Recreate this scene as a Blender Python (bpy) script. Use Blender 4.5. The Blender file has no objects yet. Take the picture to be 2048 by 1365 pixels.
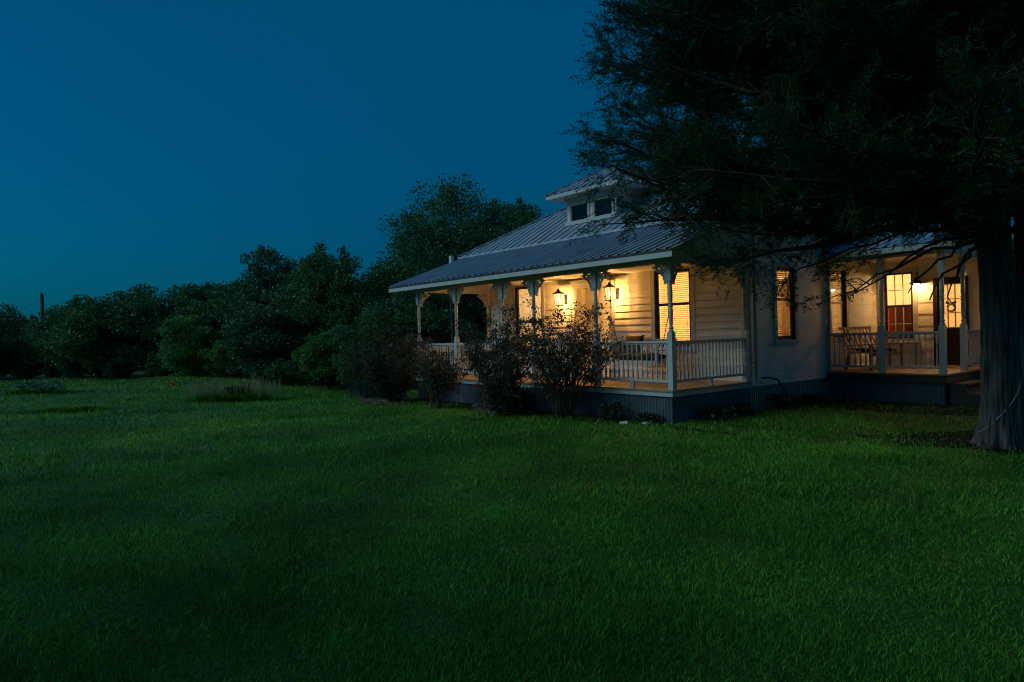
import bpy, bmesh, math, random
import numpy as np
from mathutils import Vector, Matrix
R = math.radians
rng = np.random.default_rng(7)
random.seed(7)
sc = bpy.context.scene
col = sc.collection

# ------------------------------------------------------------------ camera, sky, sun, exposure
F_PX, ROLL, PITCH, YAW = 1375.2, R(-1.4883), R(-0.5135), R(-50.4624)
CAM = Vector((7.8524, -10.2645, 1.7069))
fw = Vector((math.sin(YAW)*math.cos(PITCH), math.cos(YAW)*math.cos(PITCH), math.sin(PITCH)))
rt = Vector((math.cos(YAW), -math.sin(YAW), 0)); up = rt.cross(fw)
cr = rt*math.cos(ROLL) + up*math.sin(ROLL); cu = -rt*math.sin(ROLL) + up*math.cos(ROLL)
cam = bpy.data.cameras.new('camera'); cam.sensor_width = 36; cam.lens = F_PX*36/2048
cam.clip_start = .05; cam.clip_end = 2000
camo = bpy.data.objects.new('camera', cam); col.objects.link(camo)
camo.matrix_world = Matrix(((cr.x, cu.x, -fw.x, CAM.x), (cr.y, cu.y, -fw.y, CAM.y), (cr.z, cu.z, -fw.z, CAM.z), (0, 0, 0, 1)))
sc.camera = camo

SUN_DIR = Vector((-0.38, -0.72, 0.62)).normalized()     # the afterglow: behind the camera, to its left
w = bpy.data.worlds.new("World"); sc.world = w; w.use_nodes = True
nt = w.node_tree; bg = nt.nodes['Background']
sky = nt.nodes.new('ShaderNodeTexSky'); sky.sky_type = 'NISHITA'; sky.sun_disc = False
sky.sun_elevation = R(-3.0); sky.sun_rotation = math.atan2(SUN_DIR.x, SUN_DIR.y)
sky.ozone_density = 4.0; sky.dust_density = .3
tint = nt.nodes.new('ShaderNodeMix'); tint.data_type = 'RGBA'; tint.blend_type = 'MULTIPLY'; tint.inputs[0].default_value = 1
tint.inputs[7].default_value = (0.04, 3.1, 2.25, 1)
nt.links.new(sky.outputs[0], tint.inputs[6]); flat = nt.nodes.new('ShaderNodeMix'); flat.data_type = 'RGBA'; flat.inputs[0].default_value = .52; flat.inputs[7].default_value = (0, .093, .210, 1)
nt.links.new(tint.outputs[2], flat.inputs[6]); nt.links.new(flat.outputs[2], bg.inputs[0])
bg.inputs[1].default_value = 1.0
sl = bpy.data.lights.new('sun', 'SUN'); sl.energy = 1.12; sl.angle = R(45); sl.color = (.58, .90, .96)
so = bpy.data.objects.new('sun', sl); col.objects.link(so)
so.rotation_euler = (-SUN_DIR).to_track_quat('-Z', 'Y').to_euler()
sc.view_settings.view_transform = 'Standard'; sc.view_settings.look = 'None'
sc.view_settings.gamma = 1; sc.view_settings.exposure = 0
sc.cycles.use_denoising = True
sc.cycles.filter_width = 1.05
sc.cycles.max_bounces = 6; sc.cycles.transparent_max_bounces = 24; sc.cycles.transmission_bounces = 6
sc.cycles.sample_clamp_indirect = 3; sc.cycles.caustics_reflective = False; sc.cycles.caustics_refractive = False

ZF = .62          # porch floor
WARM = (1.0, .47, .105)

# ------------------------------------------------------------------ materials
def mat(name, color, rough=.6, metal=0, var=.12, scale=6, bump=0, bscale=30, spec=.35, stretch=None, island=0, trans=0):
    m = bpy.data.materials.new(name); m.use_nodes = True
    n = m.node_tree; b = n.nodes['Principled BSDF']; L = n.links.new
    b.inputs['Roughness'].default_value = rough; b.inputs['Metallic'].default_value = metal
    b.inputs['Specular IOR Level'].default_value = spec
    tc = n.nodes.new('ShaderNodeTexCoord'); src = tc.outputs['Object']
    if stretch:
        mp = n.nodes.new('ShaderNodeMapping'); mp.inputs['Scale'].default_value = stretch
        L(src, mp.inputs['Vector']); src = mp.outputs[0]
    nz = n.nodes.new('ShaderNodeTexNoise'); nz.inputs['Scale'].default_value = scale; nz.inputs['Detail'].default_value = 6
    L(src, nz.inputs['Vector'])
    mr = n.nodes.new('ShaderNodeMapRange'); mr.inputs[1].default_value = .3; mr.inputs[2].default_value = .7
    mr.inputs[3].default_value = 1-var; mr.inputs[4].default_value = 1+var
    L(nz.outputs[0], mr.inputs[0]); fac = mr.outputs[0]
    if island:
        g = n.nodes.new('ShaderNodeNewGeometry'); r2 = n.nodes.new('ShaderNodeMapRange')
        r2.inputs[3].default_value = 1-island; r2.inputs[4].default_value = 1+island
        L(g.outputs['Random Per Island'], r2.inputs[0])
        mu = n.nodes.new('ShaderNodeMath'); mu.operation = 'MULTIPLY'; L(fac, mu.inputs[0]); L(r2.outputs[0], mu.inputs[1]); fac = mu.outputs[0]
    vm = n.nodes.new('ShaderNodeVectorMath'); vm.operation = 'SCALE'; vm.inputs[0].default_value = color; L(fac, vm.inputs['Scale'])
    L(vm.outputs[0], b.inputs['Base Color'])
    if bump:
        bn = n.nodes.new('ShaderNodeTexNoise'); bn.inputs['Scale'].default_value = bscale; bn.inputs['Detail'].default_value = 5
        L(src, bn.inputs['Vector'])
        bp = n.nodes.new('ShaderNodeBump'); bp.inputs['Strength'].default_value = bump; bp.inputs['Distance'].default_value = .02
        L(bn.outputs[0], bp.inputs['Height']); L(bp.outputs[0], b.inputs['Normal'])
    if trans:
        tr = n.nodes.new('ShaderNodeBsdfTranslucent'); L(vm.outputs[0], tr.inputs[0])
        mx = n.nodes.new('ShaderNodeMixShader'); mx.inputs[0].default_value = trans
        L(b.outputs[0], mx.inputs[1]); L(tr.outputs[0], mx.inputs[2]); L(mx.outputs[0], n.nodes['Material Output'].inputs[0])
    return m

def emit(name, color, strength, see=0):
    m = bpy.data.materials.new(name); m.use_nodes = True
    n = m.node_tree; n.nodes.remove(n.nodes['Principled BSDF'])
    m.cycles.emission_sampling = 'NONE'
    e = n.nodes.new('ShaderNodeEmission'); e.inputs[0].default_value = (*color, 1); e.inputs[1].default_value = strength
    out = n.nodes['Material Output'].inputs[0]
    if see:
        t = n.nodes.new('ShaderNodeBsdfTransparent'); mx = n.nodes.new('ShaderNodeMixShader'); mx.inputs[0].default_value = see
        n.links.new(e.outputs[0], mx.inputs[1]); n.links.new(t.outputs[0], mx.inputs[2]); n.links.new(mx.outputs[0], out)
    else: n.links.new(e.outputs[0], out)
    return m

def glass_mat(name, tint=(1, 1, 1), refl=1.0):
    m = bpy.data.materials.new(name); m.use_nodes = True
    n = m.node_tree; n.nodes.remove(n.nodes['Principled BSDF'])
    t = n.nodes.new('ShaderNodeBsdfTransparent'); t.inputs[0].default_value = (*tint, 1)
    g = n.nodes.new('ShaderNodeBsdfGlossy'); g.inputs['Roughness'].default_value = .02
    f = n.nodes.new('ShaderNodeFresnel'); f.inputs[0].default_value = 1.45
    mu = n.nodes.new('ShaderNodeMath'); mu.operation = 'MULTIPLY'; mu.inputs[1].default_value = refl
    mx = n.nodes.new('ShaderNodeMixShader')
    n.links.new(f.outputs[0], mu.inputs[0]); n.links.new(mu.outputs[0], mx.inputs[0])
    n.links.new(t.outputs[0], mx.inputs[1]); n.links.new(g.outputs[0], mx.inputs[2]); n.links.new(mx.outputs[0], n.nodes['Material Output'].inputs[0])
    return m

M = dict(
    siding=mat('siding_paint', (.80, .75, .66), .55, var=.12, scale=2.2, stretch=(1, 1, 2.5), bump=.06, bscale=60),
    trim=mat('trim_paint', (.52, .51, .49), .45, var=.05, scale=8, bump=.04, bscale=80),
    dark=mat('dark_sash', (.028, .02, .016), .4, var=.2),
    door=mat('dark_door', (.035, .018, .014), .35, var=.2),
    roof=mat('galvanised_roof', (.40, .42, .47), .42, metal=.3, var=.26, scale=2.4, stretch=(5, .7, .7), bump=.05, bscale=12),
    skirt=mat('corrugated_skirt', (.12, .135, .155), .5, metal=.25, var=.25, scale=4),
    deck=mat('porch_boards', (.42, .25, .12), .5, var=.35, scale=3, stretch=(12, 1, 1), bump=.15, bscale=8),
    rimw=mat('rim_wood', (.07, .05, .035), .7, var=.3, scale=5),
    ceil=mat('porch_ceiling', (.82, .76, .64), .6, var=.05, scale=4),
    room=mat('room_wall', (.68, .56, .38), .8, var=.05),
    roomfloor=mat('room_floor', (.25, .13, .06), .5, var=.2),
    blind=mat('blind_slat', (.74, .66, .5), .6, var=.04, trans=.22),
    glass=glass_mat('window_glass', refl=.8), glass_dark=glass_mat('dormer_glass', (.10, .12, .14)),
    bark=mat('cedar_bark', (.115, .098, .085), .95, var=.8, scale=7, stretch=(3.2, 3.2, .3), bump=1.0, bscale=14, spec=.1),
    bark2=mat('tree_bark', (.07, .058, .045), .95, var=.4, scale=8, bump=.8, spec=.1),
    iron=mat('black_iron', (.02, .018, .016), .5, metal=.4, var=.2),
    chain=mat('swing_chain', (.12, .11, .10), .4, metal=.8, var=.2),
    swing=mat('swing_paint', (.70, .68, .66), .5, var=.08),
    cushion=mat('dark_cushion', (.07, .055, .03), .9, var=.3, scale=20),
    brown=mat('brown_pillow', (.20, .09, .03), .9, var=.3, scale=14),
    bench=mat('bench_wood', (.30, .19, .10), .5, var=.3, scale=5, stretch=(1, 1, 6)),
    red=mat('red_cabinet', (.33, .055, .03), .4, var=.2, scale=4),
    hose=mat('black_hose', (.012, .012, .013), .45),
    rope=mat('grey_cord', (.30, .32, .33), .7),
    stone=mat('pale_stone', (.5, .48, .44), .9, var=.3, bump=.5),
    pole=mat('pole_wood', (.20, .12, .08), .9, var=.3, bump=.4),
    conc=mat('step_wood', (.30, .25, .19), .8, var=.25, bump=.3),
    white=mat('white_plastic', (.7, .7, .68), .4, var=.03),
    mulch=mat('dry_brush', (.17, .11, .07), .95, var=.4, scale=10, bump=.6, island=.4),
    bulb=emit('lamp_bulb', (1.0, .74, .40), 60),
    lglass=emit('lantern_glass', (1.0, .66, .28), 2.2, see=.70),
    leaf_a=mat('leaf_dark', (.062, .155, .058), .55, var=.35, scale=.9, island=.45, trans=.25),
    leaf_b=mat('leaf_mid', (.078, .185, .056), .55, var=.35, scale=.9, island=.45, trans=.25),
    leaf_c=mat('leaf_light', (.10, .24, .055), .55, var=.35, scale=.9, island=.45, trans=.3),
    leaf_g=mat('leaf_grey', (.070, .150, .066), .55, var=.35, scale=.9, island=.45, trans=.2),
    cedar=mat('cedar_spray', (.027, .076, .028), .6, var=.45, scale=1.3, island=.5, trans=.25, spec=.2),
    rose_leaf=mat('rose_leaf', (.066, .062, .036), .5, var=.4, scale=3, island=.5, trans=.25),
    rose_stem=mat('rose_cane', (.11, .075, .045), .8, var=.3),
    rose_red=mat('rose_petal', (.42, .02, .03), .6, var=.2, trans=.3),
    fgrass=mat('fountain_grass', (.07, .11, .09), .6, var=.3, scale=3, island=.4, trans=.2),
    straw=mat('pale_straw', (.34, .33, .17), .8, var=.3, scale=5, island=.4, trans=.3),
    orange=mat('orange_flower', (.55, .22, .03), .8, var=.3, island=.4),
    weed=mat('weed_leaf', (.030, .055, .022), .6, var=.3, island=.4, trans=.2),
    mauve=mat('mauve_flower', (.20, .19, .18), .8, var=.3, island=.4),
    darkred=mat('dark_red_leaf', (.10, .035, .04), .7, var=.3, island=.4),
)

def lawn_mat(name, blade):
    m = bpy.data.materials.new(name); m.use_nodes = True
    n = m.node_tree; b = n.nodes['Principled BSDF']; L = n.links.new
    b.inputs['Roughness'].default_value = .55; b.inputs['Specular IOR Level'].default_value = .2
    tc = n.nodes.new('ShaderNodeTexCoord')
    n1 = n.nodes.new('ShaderNodeTexNoise'); n1.inputs['Scale'].default_value = .42; n1.inputs['Detail'].default_value = 5; n1.inputs['Roughness'].default_value = .62
    n2 = n.nodes.new('ShaderNodeTexNoise'); n2.inputs['Scale'].default_value = 14; n2.inputs['Detail'].default_value = 4
    L(tc.outputs['Object'], n1.inputs['Vector']); L(tc.outputs['Object'], n2.inputs['Vector'])
    r = n.nodes.new('ShaderNodeValToRGB')
    r.color_ramp.elements[0].position = .36; r.color_ramp.elements[0].color = (.060, .185, .017, 1)
    r.color_ramp.elements[1].position = .66; r.color_ramp.elements[1].color = (.165, .395, .040, 1)
    L(n1.outputs[0], r.inputs[0])
    mr = n.nodes.new('ShaderNodeMapRange'); mr.inputs[1].default_value = .3; mr.inputs[2].default_value = .7; mr.inputs[3].default_value = .28; mr.inputs[4].default_value = .6
    src = n2.outputs[0]
    if blade:
        g = n.nodes.new('ShaderNodeNewGeometry'); src = g.outputs['Random Per Island']; mr.inputs[1].default_value = 0; mr.inputs[2].default_value = 1
        mr.inputs[3].default_value = .3; mr.inputs[4].default_value = 1.9
    L(src, mr.inputs[0])
    vm = n.nodes.new('ShaderNodeVectorMath'); vm.operation = 'SCALE'; L(r.outputs[0], vm.inputs[0]); L(mr.outputs[0], vm.inputs['Scale'])
    L(vm.outputs[0], b.inputs['Base Color'])
    if blade:
        tr = n.nodes.new('ShaderNodeBsdfTranslucent'); L(vm.outputs[0], tr.inputs[0])
        mx = n.nodes.new('ShaderNodeMixShader'); mx.inputs[0].default_value = .3
        L(b.outputs[0], mx.inputs[1]); L(tr.outputs[0], mx.inputs[2]); L(mx.outputs[0], n.nodes['Material Output'].inputs[0])
    else:
        bn = n.nodes.new('ShaderNodeTexNoise'); bn.inputs['Scale'].default_value = 26; bn.inputs['Detail'].default_value = 5
        L(tc.outputs['Object'], bn.inputs['Vector'])
        bp = n.nodes.new('ShaderNodeBump'); bp.inputs['Strength'].default_value = .9; bp.inputs['Distance'].default_value = .06
        L(bn.outputs[0], bp.inputs['Height']); L(bp.outputs[0], b.inputs['Normal'])
    return m
M['lawn'] = lawn_mat('lawn_ground', False); M['blade'] = lawn_mat('grass_blade', True)

# ------------------------------------------------------------------ mesh helpers
def link(name, me, m, parent=None, kind=None, label=None, cat=None, group=None):
    if m is not None: me.materials.append(M[m] if isinstance(m, str) else m)
    o = bpy.data.objects.new(name, me); col.objects.link(o)
    if parent is not None: o.parent = parent
    tag(o, label, cat, group, kind)
    return o
def tag(o, label=None, cat=None, group=None, kind=None):
    if label: o['label'] = label
    if cat: o['category'] = cat
    if group: o['group'] = group
    if kind: o['kind'] = kind
    return o
def thing(name, loc, label, cat, group=None, rz=0):
    o = bpy.data.objects.new(name, None); col.objects.link(o); o.location = loc; o.rotation_euler = (0, 0, rz)
    o.empty_display_size = .2
    return tag(o, label, cat, group)
def child(name, parent):
    o = bpy.data.objects.new(name, None); col.objects.link(o); o.parent = parent; return o

class MB:
    """collects boxes, tubes, lathes and prisms, mapped through T, and links them as one mesh"""
    def __init__(s, T=None): s.v = []; s.f = []; s.T = T or (lambda a, b, c: (a, b, c)); s.sm = False
    def add(s, vs, fs):
        k = len(s.v); s.v += [s.T(*p) for p in vs]; s.f += [tuple(i+k for i in f) for f in fs]; return s
    def box(s, x0, x1, y0, y1, z0, z1):
        return s.add([(x0,y0,z0),(x1,y0,z0),(x1,y1,z0),(x0,y1,z0),(x0,y0,z1),(x1,y0,z1),(x1,y1,z1),(x0,y1,z1)],
              [(0,3,2,1),(4,5,6,7),(0,1,5,4),(1,2,6,5),(2,3,7,6),(3,0,4,7)])
    def hexa(s, p):   # 8 corners: bottom loop then top loop
        return s.add(p, [(0,3,2,1),(4,5,6,7),(0,1,5,4),(1,2,6,5),(2,3,7,6),(3,0,4,7)])
    def bar(s, a, b, wd, th, upv=(0, 0, 1)):
        a, b = Vector(a), Vector(b); d = (b-a).normalized(); u = Vector(upv)
        sd = d.cross(u)
        if sd.length < 1e-4: sd = d.cross(Vector((1, 0, 0)))
        sd.normalize(); u = sd.cross(d).normalized(); sd *= wd/2; u *= th/2
        return s.hexa([tuple(a-sd-u), tuple(a+sd-u), tuple(a+sd+u), tuple(a-sd+u), tuple(b-sd-u), tuple(b+sd-u), tuple(b+sd+u), tuple(b-sd+u)])
    def tube(s, pts, rad, n=8, caps=True):
        pts = [Vector(p) for p in pts]; rad = rad if hasattr(rad, '__len__') else [rad]*len(pts)
        vs, fs = [], []; ref = Vector((0, 0, 1)) if abs((pts[-1]-pts[0]).normalized().z) < .9 else Vector((1, 0, 0))
        for i, p in enumerate(pts):
            d = (pts[min(i+1, len(pts)-1)]-pts[max(i-1, 0)]).normalized()
            a = d.cross(ref).normalized(); b = d.cross(a)
            for k in range(n):
                t = 2*math.pi*k/n; vs.append(tuple(p+(a*math.cos(t)+b*math.sin(t))*rad[i]))
        for i in range(len(pts)-1):
            for k in range(n): fs.append((i*n+k, i*n+(k+1)%n, (i+1)*n+(k+1)%n, (i+1)*n+k))
        if caps: fs += [tuple(range(n))[::-1], tuple((len(pts)-1)*n+k for k in range(n))]
        return s.add(vs, fs)
    def lathe(s, prof, c, n=12, square=False):   # prof: [(r, z)]
        vs, fs = [], []
        for r, z in prof:
            for k in range(n):
                t = 2*math.pi*(k+.5)/n; vs.append((c[0]+r*math.cos(t), c[1]+r*math.sin(t), c[2]+z))
        for i in range(len(prof)-1):
            for k in range(n): fs.append((i*n+k, i*n+(k+1)%n, (i+1)*n+(k+1)%n, (i+1)*n+k))
        fs += [tuple(range(n))[::-1], tuple((len(prof)-1)*n+k for k in range(n))]
        return s.add(vs, fs)
    def build(s, name, m, parent=None, smooth=False, **kw):
        me = bpy.data.meshes.new(name); me.from_pydata(s.v, [], s.f)
        bm = bmesh.new(); bm.from_mesh(me); bmesh.ops.recalc_face_normals(bm, faces=bm.faces); bm.to_mesh(me); bm.free()
        if smooth: me.polygons.foreach_set('use_smooth', [True]*len(me.polygons))
        return link(name, me, m, parent, **kw)

def npmesh(name, V, Fs, m, parent=None, smooth=False, **kw):
    """V (n,3) array; Fs (k,c) face array of constant corner count"""
    me = bpy.data.meshes.new(name); c = Fs.shape[1]
    me.vertices.add(len(V)); me.vertices.foreach_set('co', np.ascontiguousarray(V, np.float32).ravel())
    me.loops.add(Fs.size); me.loops.foreach_set('vertex_index', np.ascontiguousarray(Fs, np.int32).ravel())
    me.polygons.add(len(Fs)); me.polygons.foreach_set('loop_start', np.arange(len(Fs), dtype=np.int32)*c)
    me.update(calc_edges=True)
    if smooth: me.polygons.foreach_set('use_smooth', [True]*len(Fs))
    return link(name, me, m, parent, **kw)

def copy_under(o, parent, loc=None):
    c = o.copy(); col.objects.link(c); c.parent = parent
    if loc is not None: c.location = loc
    return c

# ------------------------------------------------------------------ ground
def ground_z(x, y):
    d = np.hypot(x-2, y+2)
    f = np.clip((d-6)/20, 0, 1)
    return f*(.10*np.sin(x*.23+1)*np.cos(y*.19)+.05*np.sin(x*.6+y*.5))+np.clip((-9-x)/30, 0, 1)*0.0
xs = np.unique(np.concatenate([np.linspace(-400, -60, 18), np.linspace(-60, 40, 140), np.linspace(40, 400, 18)]))
ys = np.unique(np.concatenate([np.linspace(-400, -40, 18), np.linspace(-40, 50, 130), np.linspace(50, 400, 18)]))
gx, gy = np.meshgrid(xs, ys); V = np.stack([gx, gy, ground_z(gx, gy)], -1).reshape(-1, 3)
nx = len(xs); i, j = np.meshgrid(np.arange(nx-1), np.arange(len(ys)-1)); a = (j*nx+i).ravel()
npmesh('lawn', V, np.stack([a, a+1, a+1+nx, a+nx], 1), 'lawn', smooth=True, kind='structure')

def blades(n, area, hmin, hmax, wd, name):
    pass
def grass():
    V, Fc = [], []
    k = 0
    # blades, denser near the viewpoint, in a fan a good deal wider than the view
    for d0, d1, dens, h0, h1, wd in ((2.2, 4.5, 9500, .018, .042, .0046), (4.5, 7, 4800, .018, .042, .006), (7, 11, 1700, .024, .054, .0078),
                                     (11, 17, 520, .03, .065, .012), (17, 27, 150, .035, .07, .02), (27, 46, 46, .04, .08, .034)):
        a0, a1 = YAW-R(52), YAW+R(46)
        n = int(dens*.5*(d1*d1-d0*d0)*(a1-a0))
        d = np.sqrt(rng.uniform(d0*d0, d1*d1, n)); t = rng.uniform(a0, a1, n)
        x = CAM.x+d*np.sin(t); y = CAM.y+d*np.cos(t)
        cl = np.sin(x*3.1+2*np.sin(y*2.3))*np.sin(y*2.7+1.5*np.sin(x*1.9))
        bare = ((x > -8.9) & (x < .1) & (y > -.12)) | ((x > -9) & (x < 2.6) & (y > 2.4) & (y < 14) & (x < .12)) | ((x > -.1) & (x < 2.6) & (y > 5.8)) | (np.hypot(x-4.8, y-.95) < .42) | ((x > 2.4) & (y > 8.7))
        bare |= (rng.random(n) < .65) & (((x > .1) & (y > 3.8) & (y < 6) & (x < 5)) | ((y > -.5) & (x < .1)) | (np.hypot(x-4.6, y-1) < 1.0))
        ok = ~bare; d, x, y, cl = d[ok], x[ok], y[ok], cl[ok]; n = len(x)
        h = rng.uniform(h0, h1, n)*(1+.45*cl)*rng.choice([1, 1, 1, .6, 1.35], n)
        ang = rng.uniform(0, 2*np.pi, n); lean = rng.uniform(.1, 1.35, n)*h
        lx, ly = np.cos(ang)*lean, np.sin(ang)*lean
        wv = rng.uniform(.7, 1.3, n)*wd/2; pa = ang+np.pi/2+rng.normal(0, .6, n); px, py = np.cos(pa)*wv, np.sin(pa)*wv
        z = ground_z(x, y)-.004
        P = np.stack([np.stack([x-px, y-py, z], 1), np.stack([x+px, y+py, z], 1),
                      np.stack([x+lx*.42+px*.8, y+ly*.42+py*.8, z+h*.6], 1), np.stack([x+lx*.42-px*.8, y+ly*.42-py*.8, z+h*.6], 1),
                      np.stack([x+lx, y+ly, z+h], 1)], 1)
        b = k+np.arange(n)*5; k += 5*n
        V.append(P.reshape(-1, 3)); Fc.append(np.concatenate([np.stack([b, b+1, b+2], 1), np.stack([b, b+2, b+3], 1), np.stack([b+3, b+2, b+4], 1)]))
    npmesh('grass', np.concatenate(V), np.concatenate(Fc), 'blade', kind='stuff', label='short green mown grass of the lawn', cat='grass')
grass()

def soil_shade(name, cx, cy, rx, ry, seed):
    rg = np.random.default_rng(seed); n = 72; t = np.linspace(0, 2*np.pi, n, endpoint=False); q = 1+.18*np.sin(3*t+seed)+.10*np.sin(7*t+2)+.05*rg.normal(size=n)
    V = [(cx, cy, .005)]+[(cx+rx*a*math.cos(b), cy+ry*a*math.sin(b), .005) for a, b in zip(q, t)]
    me = bpy.data.meshes.new(name); me.from_pydata(V, [], [(0, i+1, (i+1) % n+1) for i in range(n)]); link(name, me, 'soil_shade', kind='structure')
M['soil_shade'] = mat('soil_shade_mat', (.022, .017, .011), .95, var=.5, scale=5, bump=.8, bscale=18, spec=.1)
soil_shade('soil_shade', 2.6, 5.1, 3.2, 1.1, 1); soil_shade('soil_shade', 4.5, 1.1, 1.3, .95, 3); soil_shade('soil_shade', -4.5, -.35, 4.8, .55, 2)  # shade put into dark ground sheets at side porch and cedar; front strip dirt

# ------------------------------------------------------------------ farmhouse
house = thing('farmhouse', (-4.3, 5, 0), 'white clapboard farmhouse with metal roof, dormer and lit porches', 'house')
house.location = (0, 0, 0)
FRONT = lambda Yw: (lambda u, n, z: (u, Yw-n, z))     # u along X, n outward (-Y)
SIDE = lambda Xw: (lambda u, n, z: (Xw+n, u, z))      # u along Y, n outward (+X)
YW = 2.52; YB = 8.77

def rects(u0, u1, z0, z1, holes):
    zs = sorted({z0, z1} | {h[k] for h in holes for k in (2, 3) if z0 < h[k] < z1}); out = []
    for za, zb in zip(zs, zs[1:]):
        zm = (za+zb)/2; us = u0
        for h in sorted(h for h in holes if h[2] < zm < h[3]):
            if h[0] > us: out.append((us, min(h[0], u1), za, zb))
            us = max(us, h[1])
        if us < u1: out.append((us, u1, za, zb))
    return out
def clap(T, u0, u1, z0, z1, pitch, holes, name='siding', drop=.026):
    m = MB(T); z = z0
    while z < z1-1e-4:
        zt = min(z+pitch, z1)
        for a, b, c, d in rects(u0, u1, z, zt, holes):
            fa, fb = (c-z)/pitch, (d-z)/pitch
            n0, n1 = .006+drop*(1-fa), .006+drop*(1-fb)
            m.hexa([(a, 0, c), (b, 0, c), (b, n0, c), (a, n0, c), (a, 0, d), (b, 0, d), (b, n1, d), (a, n1, d)])
        z = zt
    return m.build(name, 'siding', house)
def core(T, u0, u1, z0, z1, holes, th=.12, name='wall'):
    m = MB(T)
    for a, b, c, d in rects(u0, u1, z0, z1, holes): m.box(a, b, -th, -.002, c, d)
    return m.build(name, 'room', house)

# openings: u0, u1, z0, z1 (glass side of the casing)
W_LEFT = (-7.43, -6.28, 1.22, 3.08); W_MAIN = (-2.36, -1.36, 1.32, 3.10); REC = (-4.88, -3.74, .62, 2.86)
W_S1 = (3.66, 4.44, 1.43, 3.05); W_S2 = (6.13, 6.93, 1.43, 3.08)
W_B = (.17, .87, 1.33, 3.06); D_B = (1.33, 2.10, .64, 2.84); W_G = (2.95, 3.75, 1.45, 2.95)
fh = [W_LEFT, W_MAIN, REC]; sh = [W_S1, W_S2]; bh = [W_B, D_B, W_G]
clap(FRONT(YW), -8.65, 0, ZF, 3.9, .158, fh); core(FRONT(YW), -8.65, -.12, 0, 3.95, fh)
clap(SIDE(0), YW, YB, .50, 3.95, .292, sh, drop=.012); core(SIDE(0), YW, YB, 0, 3.95, sh)
clap(FRONT(YB), .02, 6.6, .50, 3.60, .292, bh, drop=.012); core(FRONT(YB), .0, 6.6, 0, 3.8, bh)
# recess behind the lamps
m = MB(FRONT(YW+.27)); 
z = ZF
while z < 2.86:
    zt = min(z+.158, 2.86); m.hexa([(-4.88, 0, z), (-3.74, 0, z), (-3.74, .022, z), (-4.88, .022, z), (-4.88, 0, zt), (-3.74, 0, zt), (-3.74, .006, zt), (-4.88, .006, zt)]); z = zt
m.build('siding', 'siding', house)
MB().box(-4.97, -4.882, YW+.12, YW+.35, ZF, 2.95).box(-3.738, -3.65, YW+.12, YW+.35, ZF, 2.95).box(-4.97, -3.65, YW+.272, YW+.35, ZF, 2.95).box(-4.882, -3.738, YW, YW+.271, 2.862, 2.95).build('recess_wall', 'siding', house)
# entablature and pilasters round the recess
m = MB(FRONT(YW))
m.box(-4.99, -4.885, 0, .045, ZF, 2.86).box(-3.735, -3.63, 0, .045, ZF, 2.86).box(-5.02, -4.99, 0, .03, ZF, 2.86).box(-3.63, -3.60, 0, .03, ZF, 2.86)
m.box(-5.04, -3.58, 0, .05, 2.862, 2.99).box(-5.08, -3.54, 0, .10, 2.992, 3.03).box(-5.12, -3.50, 0, .15, 3.032, 3.07)
m.build('entrance_trim', 'trim', house)
# corner boards, frieze
for b in ((-.10, .028, YW-.028, YW+.10, .50, 3.0), (-8.68, -8.55, YW-.028, YW+.0, ZF, 3.15), (.0, .10, YB-.10, YB-.03, ZF+.02, 3.3)):
    MB().box(*b).build('corner_board', 'trim', house)
# far walls of the main block and the rear wing (not in view, they close the volume)
MB().box(-8.65, -8.53, YW+.002, 11.6, 0, 3.95).build('wall', 'siding', house)
MB().box(-8.53, 0, 11.5, 11.6, 0, 3.95).build('wall', 'siding', house)
MB().box(6.5, 6.6, YB+.002, 15, 0, 3.6).build('wall', 'siding', house)
MB().box(0, 6.6, 14.9, 15, 0, 3.6).build('wall', 'siding', house)
# rooms: floors, ceilings and partitions
m = MB(); m.box(-8.52, -.125, YW+.36, 11.49, .5, .6); m.box(0.01, 6.49, YB+.14, 14.88, .5, .6)
m.build('room_floor', 'roomfloor', house)
m = MB(); m.box(-8.52, -.125, YW+.13, 11.49, 3.5, 3.58); m.box(0.01, 6.49, YB+.14, 14.88, 3.5, 3.58)
m.box(-5.0, -4.9, YW+.36, 6.2, .6, 3.5).box(-8.5, -.13, 6.2, 6.3, .6, 3.5).box(2.6, 2.68, YB+.14, 12.2, .6, 3.5).box(.02, 6.4, 12.2, 12.3, .6, 3.5)
m.build('room_partition', 'room', house)
m = MB(); m.box(.04, .98, YB+.28, YB+.6, .6, 2.14).box(.03, 1.0, YB+.26, YB+.62, 2.142, 2.17); m.build('red_cabinet', 'red', house)
m = MB(); m.box(-2.75, -2.2, 5.9, 6.18, .6, 2.5).box(-1.35, -1.05, 5.8, 6.18, .6, 2.75).box(-2.0, -1.6, 6.16, 6.19, 1.9, 2.45); m.build('room_furniture', 'bench', house)

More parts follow.
